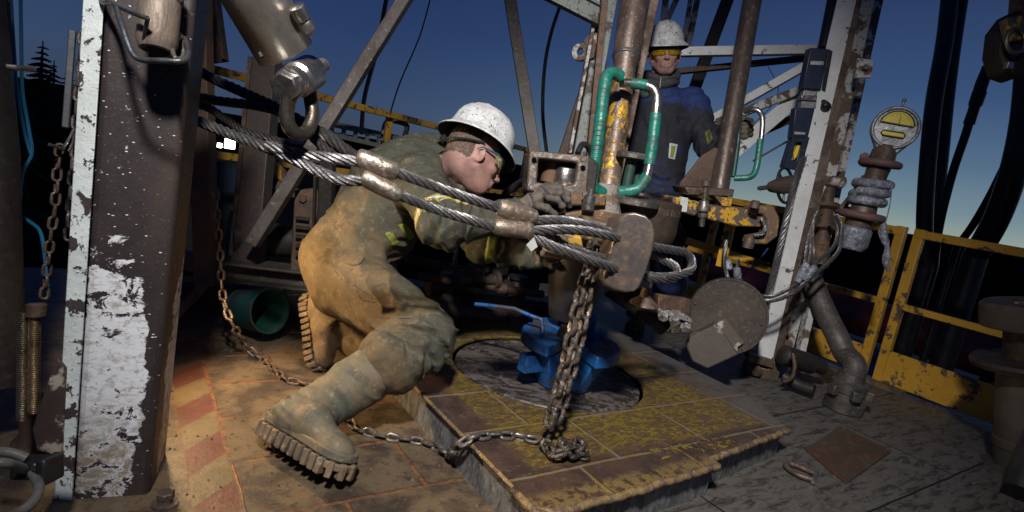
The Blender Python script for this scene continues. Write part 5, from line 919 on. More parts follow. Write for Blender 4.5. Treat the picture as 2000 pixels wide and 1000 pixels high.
# the two lit flood lamps far behind and the cabin that carries them
hut = thing('doghouse', 'dark rig cabin behind the posts with two lit flood lamps', 'cabin', at(470, 420, 11))
g = M(); g.box(at(470, 360, 11.5)-Z*.4, (3.6, 2.2, 2.6), RG); part('wall', g, gm('cabin_wall', (.045, .04, .035), (.03, .03, .03), .5, 2, .1, rough=.7), hut, bevel=.02)
g = M(); g.box(at(470, 360, 11.5)+Z*.96, (3.8, 2.4, .10), RG); part('roof', g, dark, hut)
em = bpy.data.materials.new('lamp_glow'); em.use_nodes = True; e_ = em.node_tree.nodes['Principled BSDF']; e_.inputs['Emission Color'].default_value = (1, .86, .62, 1); e_.inputs['Emission Strength'].default_value = 14
for x, y, s_, lb in ((449, 281, .16, 'larger and brighter of the two lit lamps behind the wire ropes'), (429, 284, .075, 'smaller left one of the two lit lamps behind the wire ropes')):
    t = thing('flood_lamp', lb, 'lamp', at(x, y, 9.7), 'lit lamps behind the ropes'); p = at(x, y, 9.7); vd = (cC-p).normalized(); R_ = rotm(Z.cross(vd), vd)
    g = M(); g.box(p-vd*.06, (s_*1.25, .10, s_*1.25), R_); part('housing', g, dark, t, bevel=.01)
    g = M(); g.box(p, (s_, .02, s_), R_); part('lens', g, em, t, bevel=.008, seg=2)
    g = M(); g.beam(p-vd*.08, p-vd*.08-Z*.9, .03, .03, up=A); part('bracket', g, dark, t)

# grit trodden over the deck
rnd = random.Random(5); g = M()
for i in range(900):
    if i % 3: s_, t_, z_ = rnd.uniform(.0, .86), rnd.uniform(.9, 2.6), 0
    elif i % 2: s_, t_, z_ = rnd.uniform(.95, 2.3), rnd.uniform(1.1, 2.8), .122
    else: s_, t_, z_ = rnd.uniform(2.45, 3.9), rnd.uniform(.2, 2.6), 0
    r = rnd.choice([.002, .0025, .003, .0045]); c = B*s_+A*t_+Z*(z_+r*.4); d = [Vector((rnd.uniform(-1, 1), rnd.uniform(-1, 1), rnd.uniform(-.4, .8))).normalized()*r*rnd.uniform(.7, 1.3) for _ in range(5)]
    g.add([c+Vector((r, 0, 0)), c+Vector((-r*.6, r*.9, 0)), c+Vector((-r*.5, -r, 0)), c+Z*r*.9+d[0]*.3, c-Z*r*.5], [(0, 1, 3), (1, 2, 3), (2, 0, 3), (1, 0, 4), (2, 1, 4), (0, 2, 4)])
struct('loose_grit', g, gm('pale_grit', (.22, .18, .13), (.08, .06, .045), .5, 90, .1, rough=.9), 'stuff', smooth=0)
# ================================================================ PEOPLE
def lerpn(a, b, t): return a+(b-a)*t
_rg = np.random.RandomState(11)
_lat = _rg.rand(32, 32, 32).astype(np.float32)
def vn(P):                                               # smooth value noise, P (...,3)
    i = np.floor(P).astype(int); f = P-i; f = f*f*(3-2*f); i &= 31; j = (i+1) & 31
    x0, y0, z0 = i[..., 0], i[..., 1], i[..., 2]; x1, y1, z1 = j[..., 0], j[..., 1], j[..., 2]; L = _lat
    a = lerpn(lerpn(L[x0, y0, z0], L[x1, y0, z0], f[..., 0]), lerpn(L[x0, y1, z0], L[x1, y1, z0], f[..., 0]), f[..., 1])
    b = lerpn(lerpn(L[x0, y0, z1], L[x1, y0, z1], f[..., 0]), lerpn(L[x0, y1, z1], L[x1, y1, z1], f[..., 0]), f[..., 1])
    return lerpn(a, b, f[..., 2])
class Field:
    def __init__(s, lo, hi, h):
        s.lo = np.array(lo, float); s.h = h; s.n = np.ceil((np.array(hi)-s.lo)/h).astype(int)+1; s.f = np.full(s.n, .5, np.float32)
        s.ax = [s.lo[i]+h*np.arange(s.n[i]) for i in range(3)]
    def reg(s, lo, hi):
        a = np.clip(((np.array(lo)-s.lo)/s.h).astype(int), 0, s.n); b = np.clip(((np.array(hi)-s.lo)/s.h).astype(int)+2, 0, s.n)
        sl = tuple(slice(a[i], b[i]) for i in range(3)); X, Y, Zz = np.meshgrid(*[s.ax[i][sl[i]] for i in range(3)], indexing='ij', sparse=True); return sl, X, Y, Zz
    def put(s, sl, d, k, sub):
        f = s.f[sl]; d = d.astype(np.float32)
        if sub: f = -f
        if k > 0: h = np.clip(.5+.5*(f-d)/k, 0, 1); r = f+(d-f)*h-k*h*(1-h)
        else: r = np.minimum(f, d)
        s.f[sl] = -r if sub else r
    def cap(s, a, b, r0, r1=None, k=.03, sub=False):
        a = np.array(a, float); b = np.array(b, float); r1 = r0 if r1 is None else r1; m_ = max(r0, r1)+k+.06
        sl, X, Y, Zz = s.reg(np.minimum(a, b)-m_, np.maximum(a, b)+m_)
        if 0 in s.f[sl].shape: return s
        ba = b-a; L = max(ba@ba, 1e-9); t = np.clip(((X-a[0])*ba[0]+(Y-a[1])*ba[1]+(Zz-a[2])*ba[2])/L, 0, 1)
        d = np.sqrt((X-a[0]-t*ba[0])**2+(Y-a[1]-t*ba[1])**2+(Zz-a[2]-t*ba[2])**2)-(r0+(r1-r0)*t); s.put(sl, d, k, sub); return s
    def chain(s, P, R, k=.02, k0=None):
        for i in range(len(P)-1): s.cap(P[i], P[i+1], R[i], R[i+1], k if i else (k0 or k))
        return s
    def ell(s, c, r, Rm=None, k=.03, sub=False):
        c = np.array(c, float); r = np.array(r, float); m_ = r.max()+k+.06; sl, X, Y, Zz = s.reg(c-m_, c+m_)
        if 0 in s.f[sl].shape: return s
        x, y, z = X-c[0], Y-c[1], Zz-c[2]
        if Rm is not None: R_ = np.array(Rm); x, y, z = x*R_[0, 0]+y*R_[1, 0]+z*R_[2, 0], x*R_[0, 1]+y*R_[1, 1]+z*R_[2, 1], x*R_[0, 2]+y*R_[1, 2]+z*R_[2, 2]
        k0 = np.sqrt((x/r[0])**2+(y/r[1])**2+(z/r[2])**2); k1 = np.sqrt((x/r[0]**2)**2+(y/r[1]**2)**2+(z/r[2]**2)**2)+1e-6
        s.put(sl, k0*(k0-1)/k1, k, sub); return s
    def disp(s, fn, band=.035):
        idx = np.argwhere(np.abs(s.f) < band); P = s.lo+idx*s.h; s.f[tuple(idx.T)] += fn(P).astype(np.float32); return s
    def sample(s, P):
        q = (np.asarray(P)-s.lo)/s.h; i = np.clip(np.floor(q).astype(int), 0, s.n-2); f = np.clip(q-i, 0, 1); o = 0
        for dx in (0, 1):
            for dy in (0, 1):
                for dz in (0, 1):
                    w = (f[:, 0] if dx else 1-f[:, 0])*(f[:, 1] if dy else 1-f[:, 1])*(f[:, 2] if dz else 1-f[:, 2]); o = o+w*s.f[i[:, 0]+dx, i[:, 1]+dy, i[:, 2]+dz]
        return o
    def march(s, P, D, mx=.4, st=.003):                  # first surface met from P along D
        P = np.array(P, float); D = np.array(D, float); D = D/np.linalg.norm(D, axis=1)[:, None]; t = np.zeros(len(P)); done = np.zeros(len(P), bool)
        for _ in range(int(mx/st)):
            v = s.sample(P+D*t[:, None]); done |= v < 0; t = np.where(done, t, t+st)
        return P+D*t[:, None], done
    def mesh(s):                                         # surface nets
        f = s.f; sg = f < 0; c = np.zeros(np.array(f.shape)-1, np.int8)
        for dx in (0, 1):
            for dy in (0, 1):
                for dz in (0, 1): c += sg[dx:f.shape[0]-1+dx, dy:f.shape[1]-1+dy, dz:f.shape[2]-1+dz]
        act = np.argwhere((c > 0) & (c < 8)); idm = np.full(c.shape, -1, np.int64); idm[tuple(act.T)] = np.arange(len(act)); acc = np.zeros((len(act), 3)); cnt = np.zeros(len(act))
        for ax in range(3):
            o1, o2 = [i for i in range(3) if i != ax]
            for p in (0, 1):
                for q in (0, 1):
                    a = act.copy(); a[:, o1] += p; a[:, o2] += q; b = a.copy(); b[:, ax] += 1; fa = f[tuple(a.T)]; fb = f[tuple(b.T)]; m_ = (fa < 0) != (fb < 0)
                    t = np.where(m_, fa/np.where(m_, fa-fb, 1), 0); pt = a-act+0.0; pt[:, ax] += t; acc += pt*m_[:, None]; cnt += m_
        V_ = s.lo+(act+acc/cnt[:, None])*s.h; F_ = []
        for ax in range(3):
            o1, o2 = (ax+1) % 3, (ax+2) % 3; sa = [slice(None)]*3; sb = [slice(None)]*3; sa[ax] = slice(0, -1); sb[ax] = slice(1, None); ch_ = sg[tuple(sa)] != sg[tuple(sb)]
            e = np.argwhere(ch_); e = e[(e[:, o1] > 0) & (e[:, o2] > 0) & (e[:, o1] < c.shape[o1]) & (e[:, o2] < c.shape[o2])]
            e1 = e.copy(); e1[:, o1] -= 1; e2 = e.copy(); e2[:, o2] -= 1; e3 = e1.copy(); e3[:, o2] -= 1
            q = np.stack([idm[tuple(x.T)] for x in (e, e1, e3, e2)], 1); fl = sg[tuple(e.T)]; q[~fl] = q[~fl][:, ::-1]; F_.append(q)
        F_ = np.concatenate(F_); F_ = F_[(F_ >= 0).all(1)]; return V_, F_
def fast_mesh(name, V_, F_, mat, parent, label=None):
    o0 = np.array(root_loc(parent)) if parent else 0; me = bpy.data.meshes.new(name); me.vertices.add(len(V_)); me.vertices.foreach_set('co', (V_-o0).astype(np.float32).ravel())
    me.loops.add(F_.size); me.loops.foreach_set('vertex_index', F_.astype(np.int32).ravel()); me.polygons.add(len(F_)); me.polygons.foreach_set('loop_start', np.arange(0, F_.size, 4, dtype=np.int32))
    me.update(calc_edges=True); me.validate(); me.polygons.foreach_set('use_smooth', [True]*len(me.polygons)); me.materials.append(mat)
    o = bpy.data.objects.new(name, me); COL.objects.link(o); o.parent = parent
    if label: o['label'] = label
    return o
def keep_big(V_, F_):                                    # drop stray specks
    par = np.arange(len(V_))
    for _ in range(200):
        old = par.copy(); m_ = par[F_].min(1)
        for c in range(4): np.minimum.at(par, F_[:, c], m_)
        par = par[par]
        if (par == old).all(): break
    v, n = np.unique(par, return_counts=True); big = v[n > max(60, .02*len(V_))]; ok = np.isin(par, big); F_ = F_[ok[F_].all(1)]; mp = np.cumsum(ok)-1; return V_[ok], mp[F_]
def grid_patch(name, P, nu, nv, D, fld, mat, parent, off=.003, thick=.002):
    Q, ok = fld.march(P, D); D = np.asarray(D)/np.linalg.norm(D, axis=1)[:, None]
    if ok.mean() < .3: return None
    Q = Q-D*off; Q2 = Q+D*(off+thick+.004); n = nu*nv; V_ = np.concatenate([Q, Q2]); F_ = []
    for i in range(nu-1):
        for j in range(nv-1):
            a = i*nv+j; q = (a, a+1, a+nv+1, a+nv)
            if all(ok[x] for x in q): F_.append(q); F_.append(tuple(x+n for x in reversed(q)))
    ed = {}
    for q in F_:
        if q[0] >= n: continue
        for k in range(4):
            e = (q[k], q[(k+1) % 4]); ed[tuple(sorted(e))] = ed.get(tuple(sorted(e)), [])+[e]
    for k_, l in ed.items():
        if len(l) == 1: a, b = l[0]; F_.append((b, a, a+n, b+n))
    return fast_mesh(name, V_, np.array(F_), mat, parent)
def band(name, c, ax, w, fld, mat, parent, R=.16, a0=0, a1=360, off=.003, ref=None, n=60):      # tape round a limb
    ax = Vector(ax).normalized(); u = (ref-ax*ref.dot(ax)).normalized() if ref else ax.orthogonal().normalized(); v = ax.cross(u); P = []; D = []; nu = max(4, int(n*(a1-a0)/360)); nv = 5
    for i in range(nu):
        t = math.radians(a0+(a1-a0)*i/(nu-1)); d = u*math.cos(t)+v*math.sin(t)
        for j in range(nv): P.append(c+ax*(w*(j/(nv-1)-.5))+d*R); D.append(-d)
    return grid_patch(name, P, nu, nv, D, fld, mat, parent, off)
def rect_px(name, quad, fld, mat, parent, off=.003, nu=14, nv=14, d0=None):       # cloth patch whose four corners are seen at these places
    P = []; D = []; q = [Vector((*p, 0)) for p in quad]
    for i in range(nu):
        for j in range(nv):
            a = q[0].lerp(q[1], j/(nv-1)); b = q[3].lerp(q[2], j/(nv-1)); p = a.lerp(b, i/(nu-1)); r = ray(p.x, p.y); P.append(cC+r*d0); D.append(r)
    return grid_patch(name, P, nu, nv, D, fld, mat, parent, off)
def seam(name, px_, fld, mat, parent, d0, r=.0018, lift=.0):
    P2 = cr([Vector((x, y, 0)) for x, y in px_], 6); P = [cC+ray(p.x, p.y)*d0 for p in P2]; D = [ray(p.x, p.y) for p in P2]; Q, ok = fld.march(P, D); Q = Q-np.array([d.normalized()*lift for d in D])
    Q = [Vector(q) for q, o in zip(Q, ok) if o]
    if len(Q) < 3: return
    g = M(); g.tube(Q, r, 6); return part(name, g, mat, parent)
def hollow_ring_loft(rings): return M().loft(rings, cap=False)

skin = NT('skin'); _n = skin.noise(22, 5, .6); _n2 = skin.noise(170, 4, .6); _c = skin.mix(skin.step(_n, .52, .12), (.38, .225, .19), (.35, .175, .15)); _c = skin.mix(skin.math('MULTIPLY', skin.step(skin.noise(14, 4), .56, .08), .35), _c, (.16, .11, .085))
skin.p.inputs['Subsurface Weight'].default_value = .12; skin.p.inputs['Subsurface Radius'].default_value = (.01, .004, .002); _z = skin.noise(300, 3, .6); _c = skin.mix(skin.math('MULTIPLY', skin.step(_z, .56, .05), .25), _c, (.13, .085, .07)); skin_m = skin.done(_c, skin.math('ADD', .45, skin.math('MULTIPLY', _n2, .25)), 0.0, skin.bump(_n, .3, .006, skin.bump(_n2, .4, .002)), .35)
hair_m = gm('short_brown_hair', (.17, .115, .085), (.11, .075, .055), .5, 60, .1, rough=.8, bump=.8, sc3=300, bd=.006)
def hat_mat():
    q = NT('scuffed_white_hard_hat'); n1 = q.noise(13, 9, .75, .8); n2 = q.noise(55, 7, .75, 1.5); n3 = q.noise(9, 5)
    col = q.mix(q.step(n1, .50, .14), (.66, .67, .68), (.40, .39, .37)); sc = q.math('MULTIPLY', q.step(n2, .575, .015), q.step(n3, .46, .06)); col = q.mix(sc, col, (.045, .04, .04))
    sp_ = q.math('SUBTRACT', 1.0, q.step(q.math('ADD', q.vor(55), q.math('MULTIPLY', n2, .25)), .26, .02)); col = q.mix(q.math('MULTIPLY', sp_, q.step(n1, .46, .05)), col, (.06, .05, .045))
    return q.done(col, q.math('ADD', .22, q.math('MULTIPLY', n1, .45)), 0.0, q.bump(sc, -.3, .002), .5)
hat_m = hat_mat(); hat_in = gm('dark_hat_lining', (.05, .05, .048), (.03, .03, .03), rough=.7)
def lens(name, c, tr=.85):
    m_ = bpy.data.materials.new(name); m_.use_nodes = True; p = m_.node_tree.nodes['Principled BSDF']; p.inputs['Base Color'].default_value = (*c, 1); p.inputs['Roughness'].default_value = .06; p.inputs['Transmission Weight'].default_value = tr; p.inputs['IOR'].default_value = 1.15; return m_
eye_w = gm('eye_white', (.62, .58, .55), rough=.2, bump=0, var=.05); eye_i = gm('iris', (.05, .05, .05), rough=.1, bump=0, var=.05)
def head(root, O, fwd, up, sc, neck_to, glass, frame_m, look='side', mouth=0.0):
    fwd = Vector(fwd).normalized(); up = Vector(up); up = (up-fwd*up.dot(fwd)).normalized(); rt_ = fwd.cross(up); R_ = Matrix((rt_, fwd, up)).transposed(); Ri = R_.transposed()
    nl = Ri @ (Vector(neck_to)-O)/sc
    F = Field((-.16, -.22, -.34), (.16, .15, .13), .0027)
    F.ell((0, -.012, .012), (.076, .096, .092), k=0); F.ell((0, .030, -.05), (.054, .062, .078), k=.03); F.ell((0, .055, -.098), (.034, .032, .026), k=.03)          # skull, face, chin
    for s_ in (-1, 1):
        F.cap((s_*.060, .0, -.062), (s_*.022, .062, -.108), .014, .014, .025)          # jaw line
        F.ell((s_*.038, .062, -.036), (.018, .018, .015), k=.02)                       # cheek
        F.ell((s_*.030, .094, -.006), (.019, .014, .013), k=.012, sub=True)            # eye socket
        F.cap((s_*.010, .091, .014), (s_*.046, .078, .012), .0075, .006, .012)         # brow
        F.ell((s_*.029, .077, -.008), (.0135, .0125, .0115), k=.004)                   # lids
        F.ell((s_*.0095, .100, -.048), (.0075, .009, .0065), k=.006)                   # nostril wing
        F.ell((s_*.0062, .104, -.0545), (.0030, .0036, .0026), k=.002, sub=True)
        # ear
        er = Matrix.Rotation(s_*-.35, 3, 'Z') @ Matrix.Rotation(.18, 3, 'X')
        F.ell((s_*.079, -.012, -.022), (.0075, .020, .033), er, k=.004); F.ell((s_*.087, -.008, -.018), (.007, .012, .019), er, k=.004, sub=True); F.cap((s_*.083, -.006, -.034), (s_*.083, .004, -.026), .004, .003, .004); F.cap((s_*.083, -.020, -.014), (s_*.084, -.008, -.004), .0028, .0028, .003)
    F.cap((0, .092, .004), (0, .108, -.042), .0075, .0105, .010); F.ell((0, .111, -.045), (.0105, .010, .0095), k=.006)                                           # nose
    F.ell((0, .088, -.078), (.030, .013, .018), k=.014)
    F.cap((-.020, .090, -.074), (.020, .090, -.074), .0050, .0050, .006); F.cap((0, .098, -.0725), (0, .098, -.0725), .0045, .0045, .006)
    F.cap((-.017, .090, -.086), (.017, .090, -.086), .0058, .0058, .006); F.cap((-.024, .097, -.0795), (.024, .097, -.0795), .0020, .0020, .003, sub=True)
    for s_ in (-1, 1): F.cap((s_*.005, .103, -.060), (s_*.005, .098, -.070), .0022, .002, .004)
    nb = np.array(nl); F.cap((0, -.030, -.055), tuple(nb*.55+np.array((0, -.03, -.055))*.45), .058, .056, .035); F.cap(tuple(nb*.55+np.array((0, -.03, -.055))*.45), tuple(nb), .056, .072, .03)
    for s_ in (-1, 1): F.cap((s_*.055, -.03, -.05), tuple(np.array((s_*.012, .02, -.19))*.6+nb*.4), .012, .010, .02)
    V_, F_ = F.mesh(); V_, F_ = keep_big(V_, F_); Vw = (np.array(R_) @ (V_*sc).T).T+np.array(O)
    fast_mesh('body', Vw, F_, skin_m, root)
    # hair
    cen = V_[F_].mean(1); x, y, z = cen.T; wave = (vn(cen*90)-.5)*.008
    m_ = (np.hypot(x/.076, (y+.012)/.096) > .3) & ((y < -.020+wave*1.5) & (z > -.050+wave*2) & (z-.0 > -.088) | (z > .045+wave)) & (z > -.09) & ~((np.abs(x) > .072) & (y > -.034) & (z < .014))
    H = F_[m_]; us, inv = np.unique(H, return_inverse=True); ctr = np.array((0, -.012, -.02)); Hv = V_[us]; d = Hv-ctr; Hv = Hv+d/np.linalg.norm(d, axis=1)[:, None]*(.0012+.0010*vn(Hv*400)[:, None])
    if len(H): fast_mesh('hair', (np.array(R_) @ (Hv*sc).T).T+np.array(O), inv.reshape(H.shape), hair_m, root)
    W_ = lambda p: O+R_ @ (Vector(p)*sc)
    for s_ in (-1, 1):
        g = M(); g.ell(W_((s_*.029, .0795, -.008)), .0118*sc, R_, 16, 10); part('eye', g, eye_w, root)
        g = M(); g.lathe(W_((s_*.029-.001, .0906, -.010)), R_ @ Vector((0, 1, -.12)), [(.0052*sc, 0), (.0045*sc, .0011), (.001, .0014)], 16); part('iris', g, eye_i, root)
        g = M(); g.tube([W_((s_*(.012+.034*t), .098-.020*t-.004, .014+.006*math.sin(t*3))) for t in np.linspace(0, 1, 7)], [.0026, .0032, .0034, .0032, .003, .0022, .0012], 7); part('eyebrow', g, hair_m, root)
    # glasses
    gl = M(); up_e = []; lo_e = []
    rr = .088
    for s_ in (-1, 1):
        rings = []
        for i in range(13):
            t = math.radians(s_*(5+64*i/12)); x_ = rr*.98*math.sin(t); y_ = .020+rr*math.cos(t)*1.02-.004; hgt = 1-.35*(i/12)**2
            zt_, zb_ = .006, -.030*hgt-(0 if i > 1 else -.008)
            o_ = Vector((math.sin(t), math.cos(t), 0))*.0018
            rings.append([W_((x_, y_, zt_)), W_((x_, y_, zb_)), W_((x_-o_.x, y_-o_.y, zb_)), W_((x_-o_.x, y_-o_.y, zt_))])
        gl.loft(rings)
    gs = part('safety_glasses', gl, glass, root)
    fr2 = M(); P = []
    for i in range(25):
        t = math.radians(-70+140*i/24); P.append(W_((rr*.985*math.sin(t), .018+rr*1.03*math.cos(t), .008)))
    fr2.tube(P, .0024, 8)
    for s_ in (-1, 1): fr2.tube([W_((s_*.082, .046, .006)), W_((s_*.085, .020, .002)), W_((s_*.084, -.012, -.001)), W_((s_*.082, -.026, -.016))], [.0042, .0036, .003, .0024], 8)
    part('glasses_frame', fr2, frame_m, root)
    # hard hat: full brim, ridged crown
    hO = W_((0, -.006, .036)); tilt = Matrix.Rotation(math.radians(-3), 3, 'X'); HR = R_ @ tilt
    prof_o = [(1.0, .0, 0), (.985, .004, 0), (.90, .010, 0), (.80, .020, 0), (.765, .034, 1), (.74, .060, 1), (.68, .085, 1), (.57, .108, 1), (.42, .125, 1), (.24, .135, 1), (.10, .138, 1), (.005, .139, 1)]
    def ring(s_, z_, rid, inset=0):
        out = []
        for q in range(72):
            t = 2*math.pi*q/72; x_ = .134*s_*math.cos(t); y_ = .154*s_*math.sin(t); l = math.hypot(x_, y_); x_ -= x_/max(l, 1e-4)*inset; y_ -= y_/max(l, 1e-4)*inset
            b_ = 0; z_ = z_*1.0
            if rid: b_ = .0055*math.exp(-(x_/.010)**2)+.004*math.exp(-((abs(x_)-.038)/.008)**2)*(1 if z_ > .05 else .3)
            dr = -.012*(y_/.154)**2*(s_ > .8) - .004*(s_ > .95)
            n_ = Vector((x_*.5, y_*.5, .1)).normalized()
            out.append(hO+HR @ ((Vector((x_, y_, z_+dr))+n_*b_)*sc))
        return out
    g = M(); rings = [ring(*p) for p in prof_o]; rings = [ring(.985, -.003, 0), ring(.998, -.002, 0)]+rings; g.loft(rings, cap=False); g.f.append(tuple(len(g.v)-72+q for q in range(72)))
    hh_ = part('hard_hat', g, hat_m, root, smooth=60)
    g = M(); rings = [ring(.984, -.0035, 0), ring(.80, .014, 0), ring(.765, .026, 0), ring(.72, .055, 0, .002), ring(.5, .108, 0), ring(.1, .128, 0)]; g.loft(rings, cap=False); part('hat_lining', g, hat_in, hh_, smooth=60)
    g = M(); P = []
    for i in range(19):
        t = math.radians(180+180*i/18); P.append(W_((.086*math.cos(t), -.012+.108*math.sin(t), .014-.030*math.sin(math.radians(180*i/18)))))
    for i in range(len(P)-1): g.tube([P[i], P[i+1]], .0045, 6)
    g.lathe(W_((0, -.122, -.016)), R_ @ Vector((0, -1, 0)), [(.014, -.004), (.017, 0), (.017, .010), (.012, .014)], 18); part('hat_strap', g, black, hh_)
    return W_, R_

# ---------------------------------------------------------------- the kneeling worker
w1 = thing('person', 'worker in muddy olive coveralls and white hard hat crouching to reach the tong', 'person', gp(640, 800))
v3 = lambda *a: np.array(at(*a))
def cloth1():
    q = NT('muddy_olive_coverall'); x, y, z = q.sep(); n1 = q.noise(7, 8, .68, .5); n2 = q.noise(34, 6, .7, .3); n3 = q.noise(420, 2, .5)
    w = q.math('SUBTRACT', .30, q.math('ADD', q.math('MULTIPLY', x, .55), q.math('MULTIPLY', q.math('SUBTRACT', z, .60), .55)))      # more mud on the seat, thighs and lower back
    f = q.math('ADD', q.math('MULTIPLY', n1, 1.0), w); base = q.mix(q.step(n2, .55, .12), (.060, .062, .046), (.040, .042, .034))
    col = q.mix(q.math('MULTIPLY', q.step(f, .80, .15), .85), base, (.128, .088, .046)); col = q.mix(q.math("MULTIPLY", q.step(n2, .58, .06), .5), col, (.20, .16, .105)); col = q.mix(q.math('MULTIPLY', q.step(q.noise(16, 7, .75, 1), .58, .06), .6), col, (.045, .034, .025))
    fw = q.noise(9, 3, .5, 1.6, q.map((1, 1.4, 2.4), rot=(.3, .6, .2))); rdg = q.math('ABSOLUTE', q.math('SUBTRACT', fw, .5)); rdg = q.math('SUBTRACT', 1.0, q.step(rdg, .035, .035)); nr = q.bump(rdg, -1.0, .030); nr = q.bump(n1, .45, .014, nr); nr = q.bump(n2, .5, .007, nr); nr = q.bump(n3, .25, .001, nr); return q.done(col, q.math('ADD', .68, q.math('MULTIPLY', n2, .25)), 0.0, nr, .25)
c1 = cloth1()
nank, nknee, nhip = v3(600, 812, 1.74), v3(836, 655, 1.93), v3(678, 548, 2.24)
fank, fknee, fhip = v3(636, 628, 2.40), v3(765, 712, 2.32), v3(712, 520, 2.44)
nsh, fsh = v3(818, 352, 2.16), v3(872, 322, 2.48); nelb, nwri = v3(868, 440, 1.97), v3(1020, 418, 2.10); felb, fwri = v3(945, 482, 2.30), v3(1052, 500, 2.28)
pel = v3(668, 505, 2.34); belly = v3(742, 432, 2.34); chest = v3(800, 358, 2.33); nk = v3(868, 322, 2.31)
F1 = Field((-1.0, 1.45, -.02), (.22, 2.75, 1.12), .0044)
F1.ell(pel, (.150, .165, .140), k=.0); F1.cap(pel, belly, .140, .145, .06); F1.cap(belly, chest, .145, .150, .06); F1.cap(v3(690, 455, 2.30), v3(742, 350, 2.34), .10, .12, .06)
F1.cap(v3(762, 330, 2.24), v3(850, 300, 2.42), .095, .09, .06); F1.cap(nsh, fsh, .088, .085, .05); F1.cap(chest, v3(872, 318, 2.34), .11, .078, .05)
F1.cap(nhip+(nhip-nknee)*.04, nknee, .138, .088, .05); F1.cap(pel, nhip, .14, .135, .05); F1.ell(nknee, (.090, .086, .088), k=.03)
kn2 = nknee+(nank-nknee)*.24; F1.cap(nknee, kn2, .086, .088, .03); F1.cap(kn2-(nank-nknee)*.01, kn2+(nank-nknee)*.08, .104, .110, .012)
F1.cap(fhip, fknee, .135, .090, .05); F1.cap(fknee, fank+(fknee-fank)*.25, .088, .072, .03)
F1.cap(nsh, nelb, .090, .074, .045); F1.cap(nelb, nwri+(nelb-nwri)*.12, .074, .052, .03); F1.cap(nwri+(nelb-nwri)*.30, nwri+(nelb-nwri)*.12, .052, .050, .01)
F1.cap(fsh, felb, .080, .064, .045); F1.cap(felb, fwri, .064, .050, .03)
# collar
F1.cap(v3(858, 292, 2.40), v3(884, 322, 2.22), .030, .028, .025); F1.cap(v3(884, 322, 2.22), v3(900, 368, 2.20), .026, .022, .02)
# open neck
F1.cap(v3(890, 325, 2.30), v3(925, 300, 2.24), .062, .07, .012, sub=True)
def dirn(P, ax, fa, fp, seed):                           # noise stretched across ax: folds run round the limb
    ax = np.array(ax)/np.linalg.norm(ax); s_ = P@ax; q = P-np.outer(s_, ax); return vn(q*fp+np.outer(s_, ax)*fa+seed)
def wr(P, c, sg_, ax, fa, fp, seed, amp):
    w = np.exp(-((P-c)**2).sum(1)/(2*sg_*sg_)); n = dirn(P+(vn(P*9+seed)[:, None]-.5)*.06, ax, fa, fp, seed); return -1.9*amp*w*((1-np.abs(2*n-1))**1.8-.33)
def wrinkle1(P):
    d = -.022*(vn(P*8+3)-.5)-.008*(vn(P*19+7)-.5)-.004*(vn(P*42+1)-.5)
    d += wr(P, belly, .12, (chest-pel)+.5*(nhip-fhip), 26, 7, 5, .020); d += wr(P, (pel+belly)/2, .12, (.3, -.6, 1), 24, 6, 9, .016); d += wr(P, nhip*.6+nknee*.4, .13, (nknee-nhip)*.3+np.array((0, 0, .3)), 22, 6, 13, .015)
    d += wr(P, nknee, .10, nank-nhip, 30, 8, 2, .017); d += wr(P, kn2, .07, nank-nknee, 34, 7, 21, .012); d += wr(P, nsh, .11, nelb-nsh, 24, 7, 4, .013); d += wr(P, nelb, .09, nwri-nsh, 32, 8, 6, .015)
    d += wr(P, nwri, .10, nwri-nelb, 34, 8, 8, .009); d += wr(P, felb, .14, fwri-fsh, 30, 8, 15, .013); d += wr(P, chest, .13, fsh-nsh, 16, 6, 17, .012); d += wr(P, fknee, .10, fank-fhip, 28, 8, 12, .014); return d
def fold(F, px_, d0, r=.016, h=.008, k=.012, groove=True):
    P2 = cr([Vector((x, y, 0)) for x, y in px_], 5); P = [cC+ray(p.x, p.y)*d0 for p in P2]; D = np.array([tuple(ray(p.x, p.y).normalized()) for p in P2]); Q, ok = F.march(P, D); n = len(P2)
    for i in range(n-1):
        if not (ok[i] and ok[i+1]) or np.linalg.norm(Q[i]-Q[i+1]) > .06: continue
        e = [h*math.sin(math.pi*min(1, max(.12, (j+.5)/n))) for j in (i, i+1)]
        if groove: F.cap(Q[i]-D[i]*(r-e[0]), Q[i+1]-D[i+1]*(r-e[1]), r, r, k, True)
        else: F.cap(Q[i]+D[i]*(r-e[0]), Q[i+1]+D[i+1]*(r-e[1]), r, r, k)
F1.disp(wrinkle1)
for L_ in [[(655, 412), (700, 396), (745, 392), (798, 392)], [(640, 452), (690, 432), (750, 428), (806, 446)], [(715, 452), (760, 478), (806, 506)], [(650, 386), (700, 368), (740, 366)], [(600, 486), (636, 474), (664, 458)], [(700, 562), (780, 588), (862, 622)], [(650, 600), (720, 612), (800, 606), (868, 640)], [(750, 522), (820, 556), (870, 612)], [(760, 642), (796, 664), (800, 704)], [(846, 650), (872, 694), (850, 738)],
           [(800, 668), (832, 700), (826, 742)], [(792, 362), (826, 396), (834, 436)], [(846, 376), (866, 404), (862, 440)], [(905, 408), (926, 436), (918, 464)], [(950, 418), (972, 444)], [(762, 296), (790, 330)], [(836, 276), (846, 312), (842, 344)], [(694, 350), (730, 322), (768, 314)], [(618, 548), (650, 606), (700, 640)], [(740, 640), (790, 640), (850, 660)], [(612, 436), (660, 446), (720, 470)], [(760, 400), (790, 430), (800, 470)]]: fold(F1, L_, 1.55, .012, .012, .008)
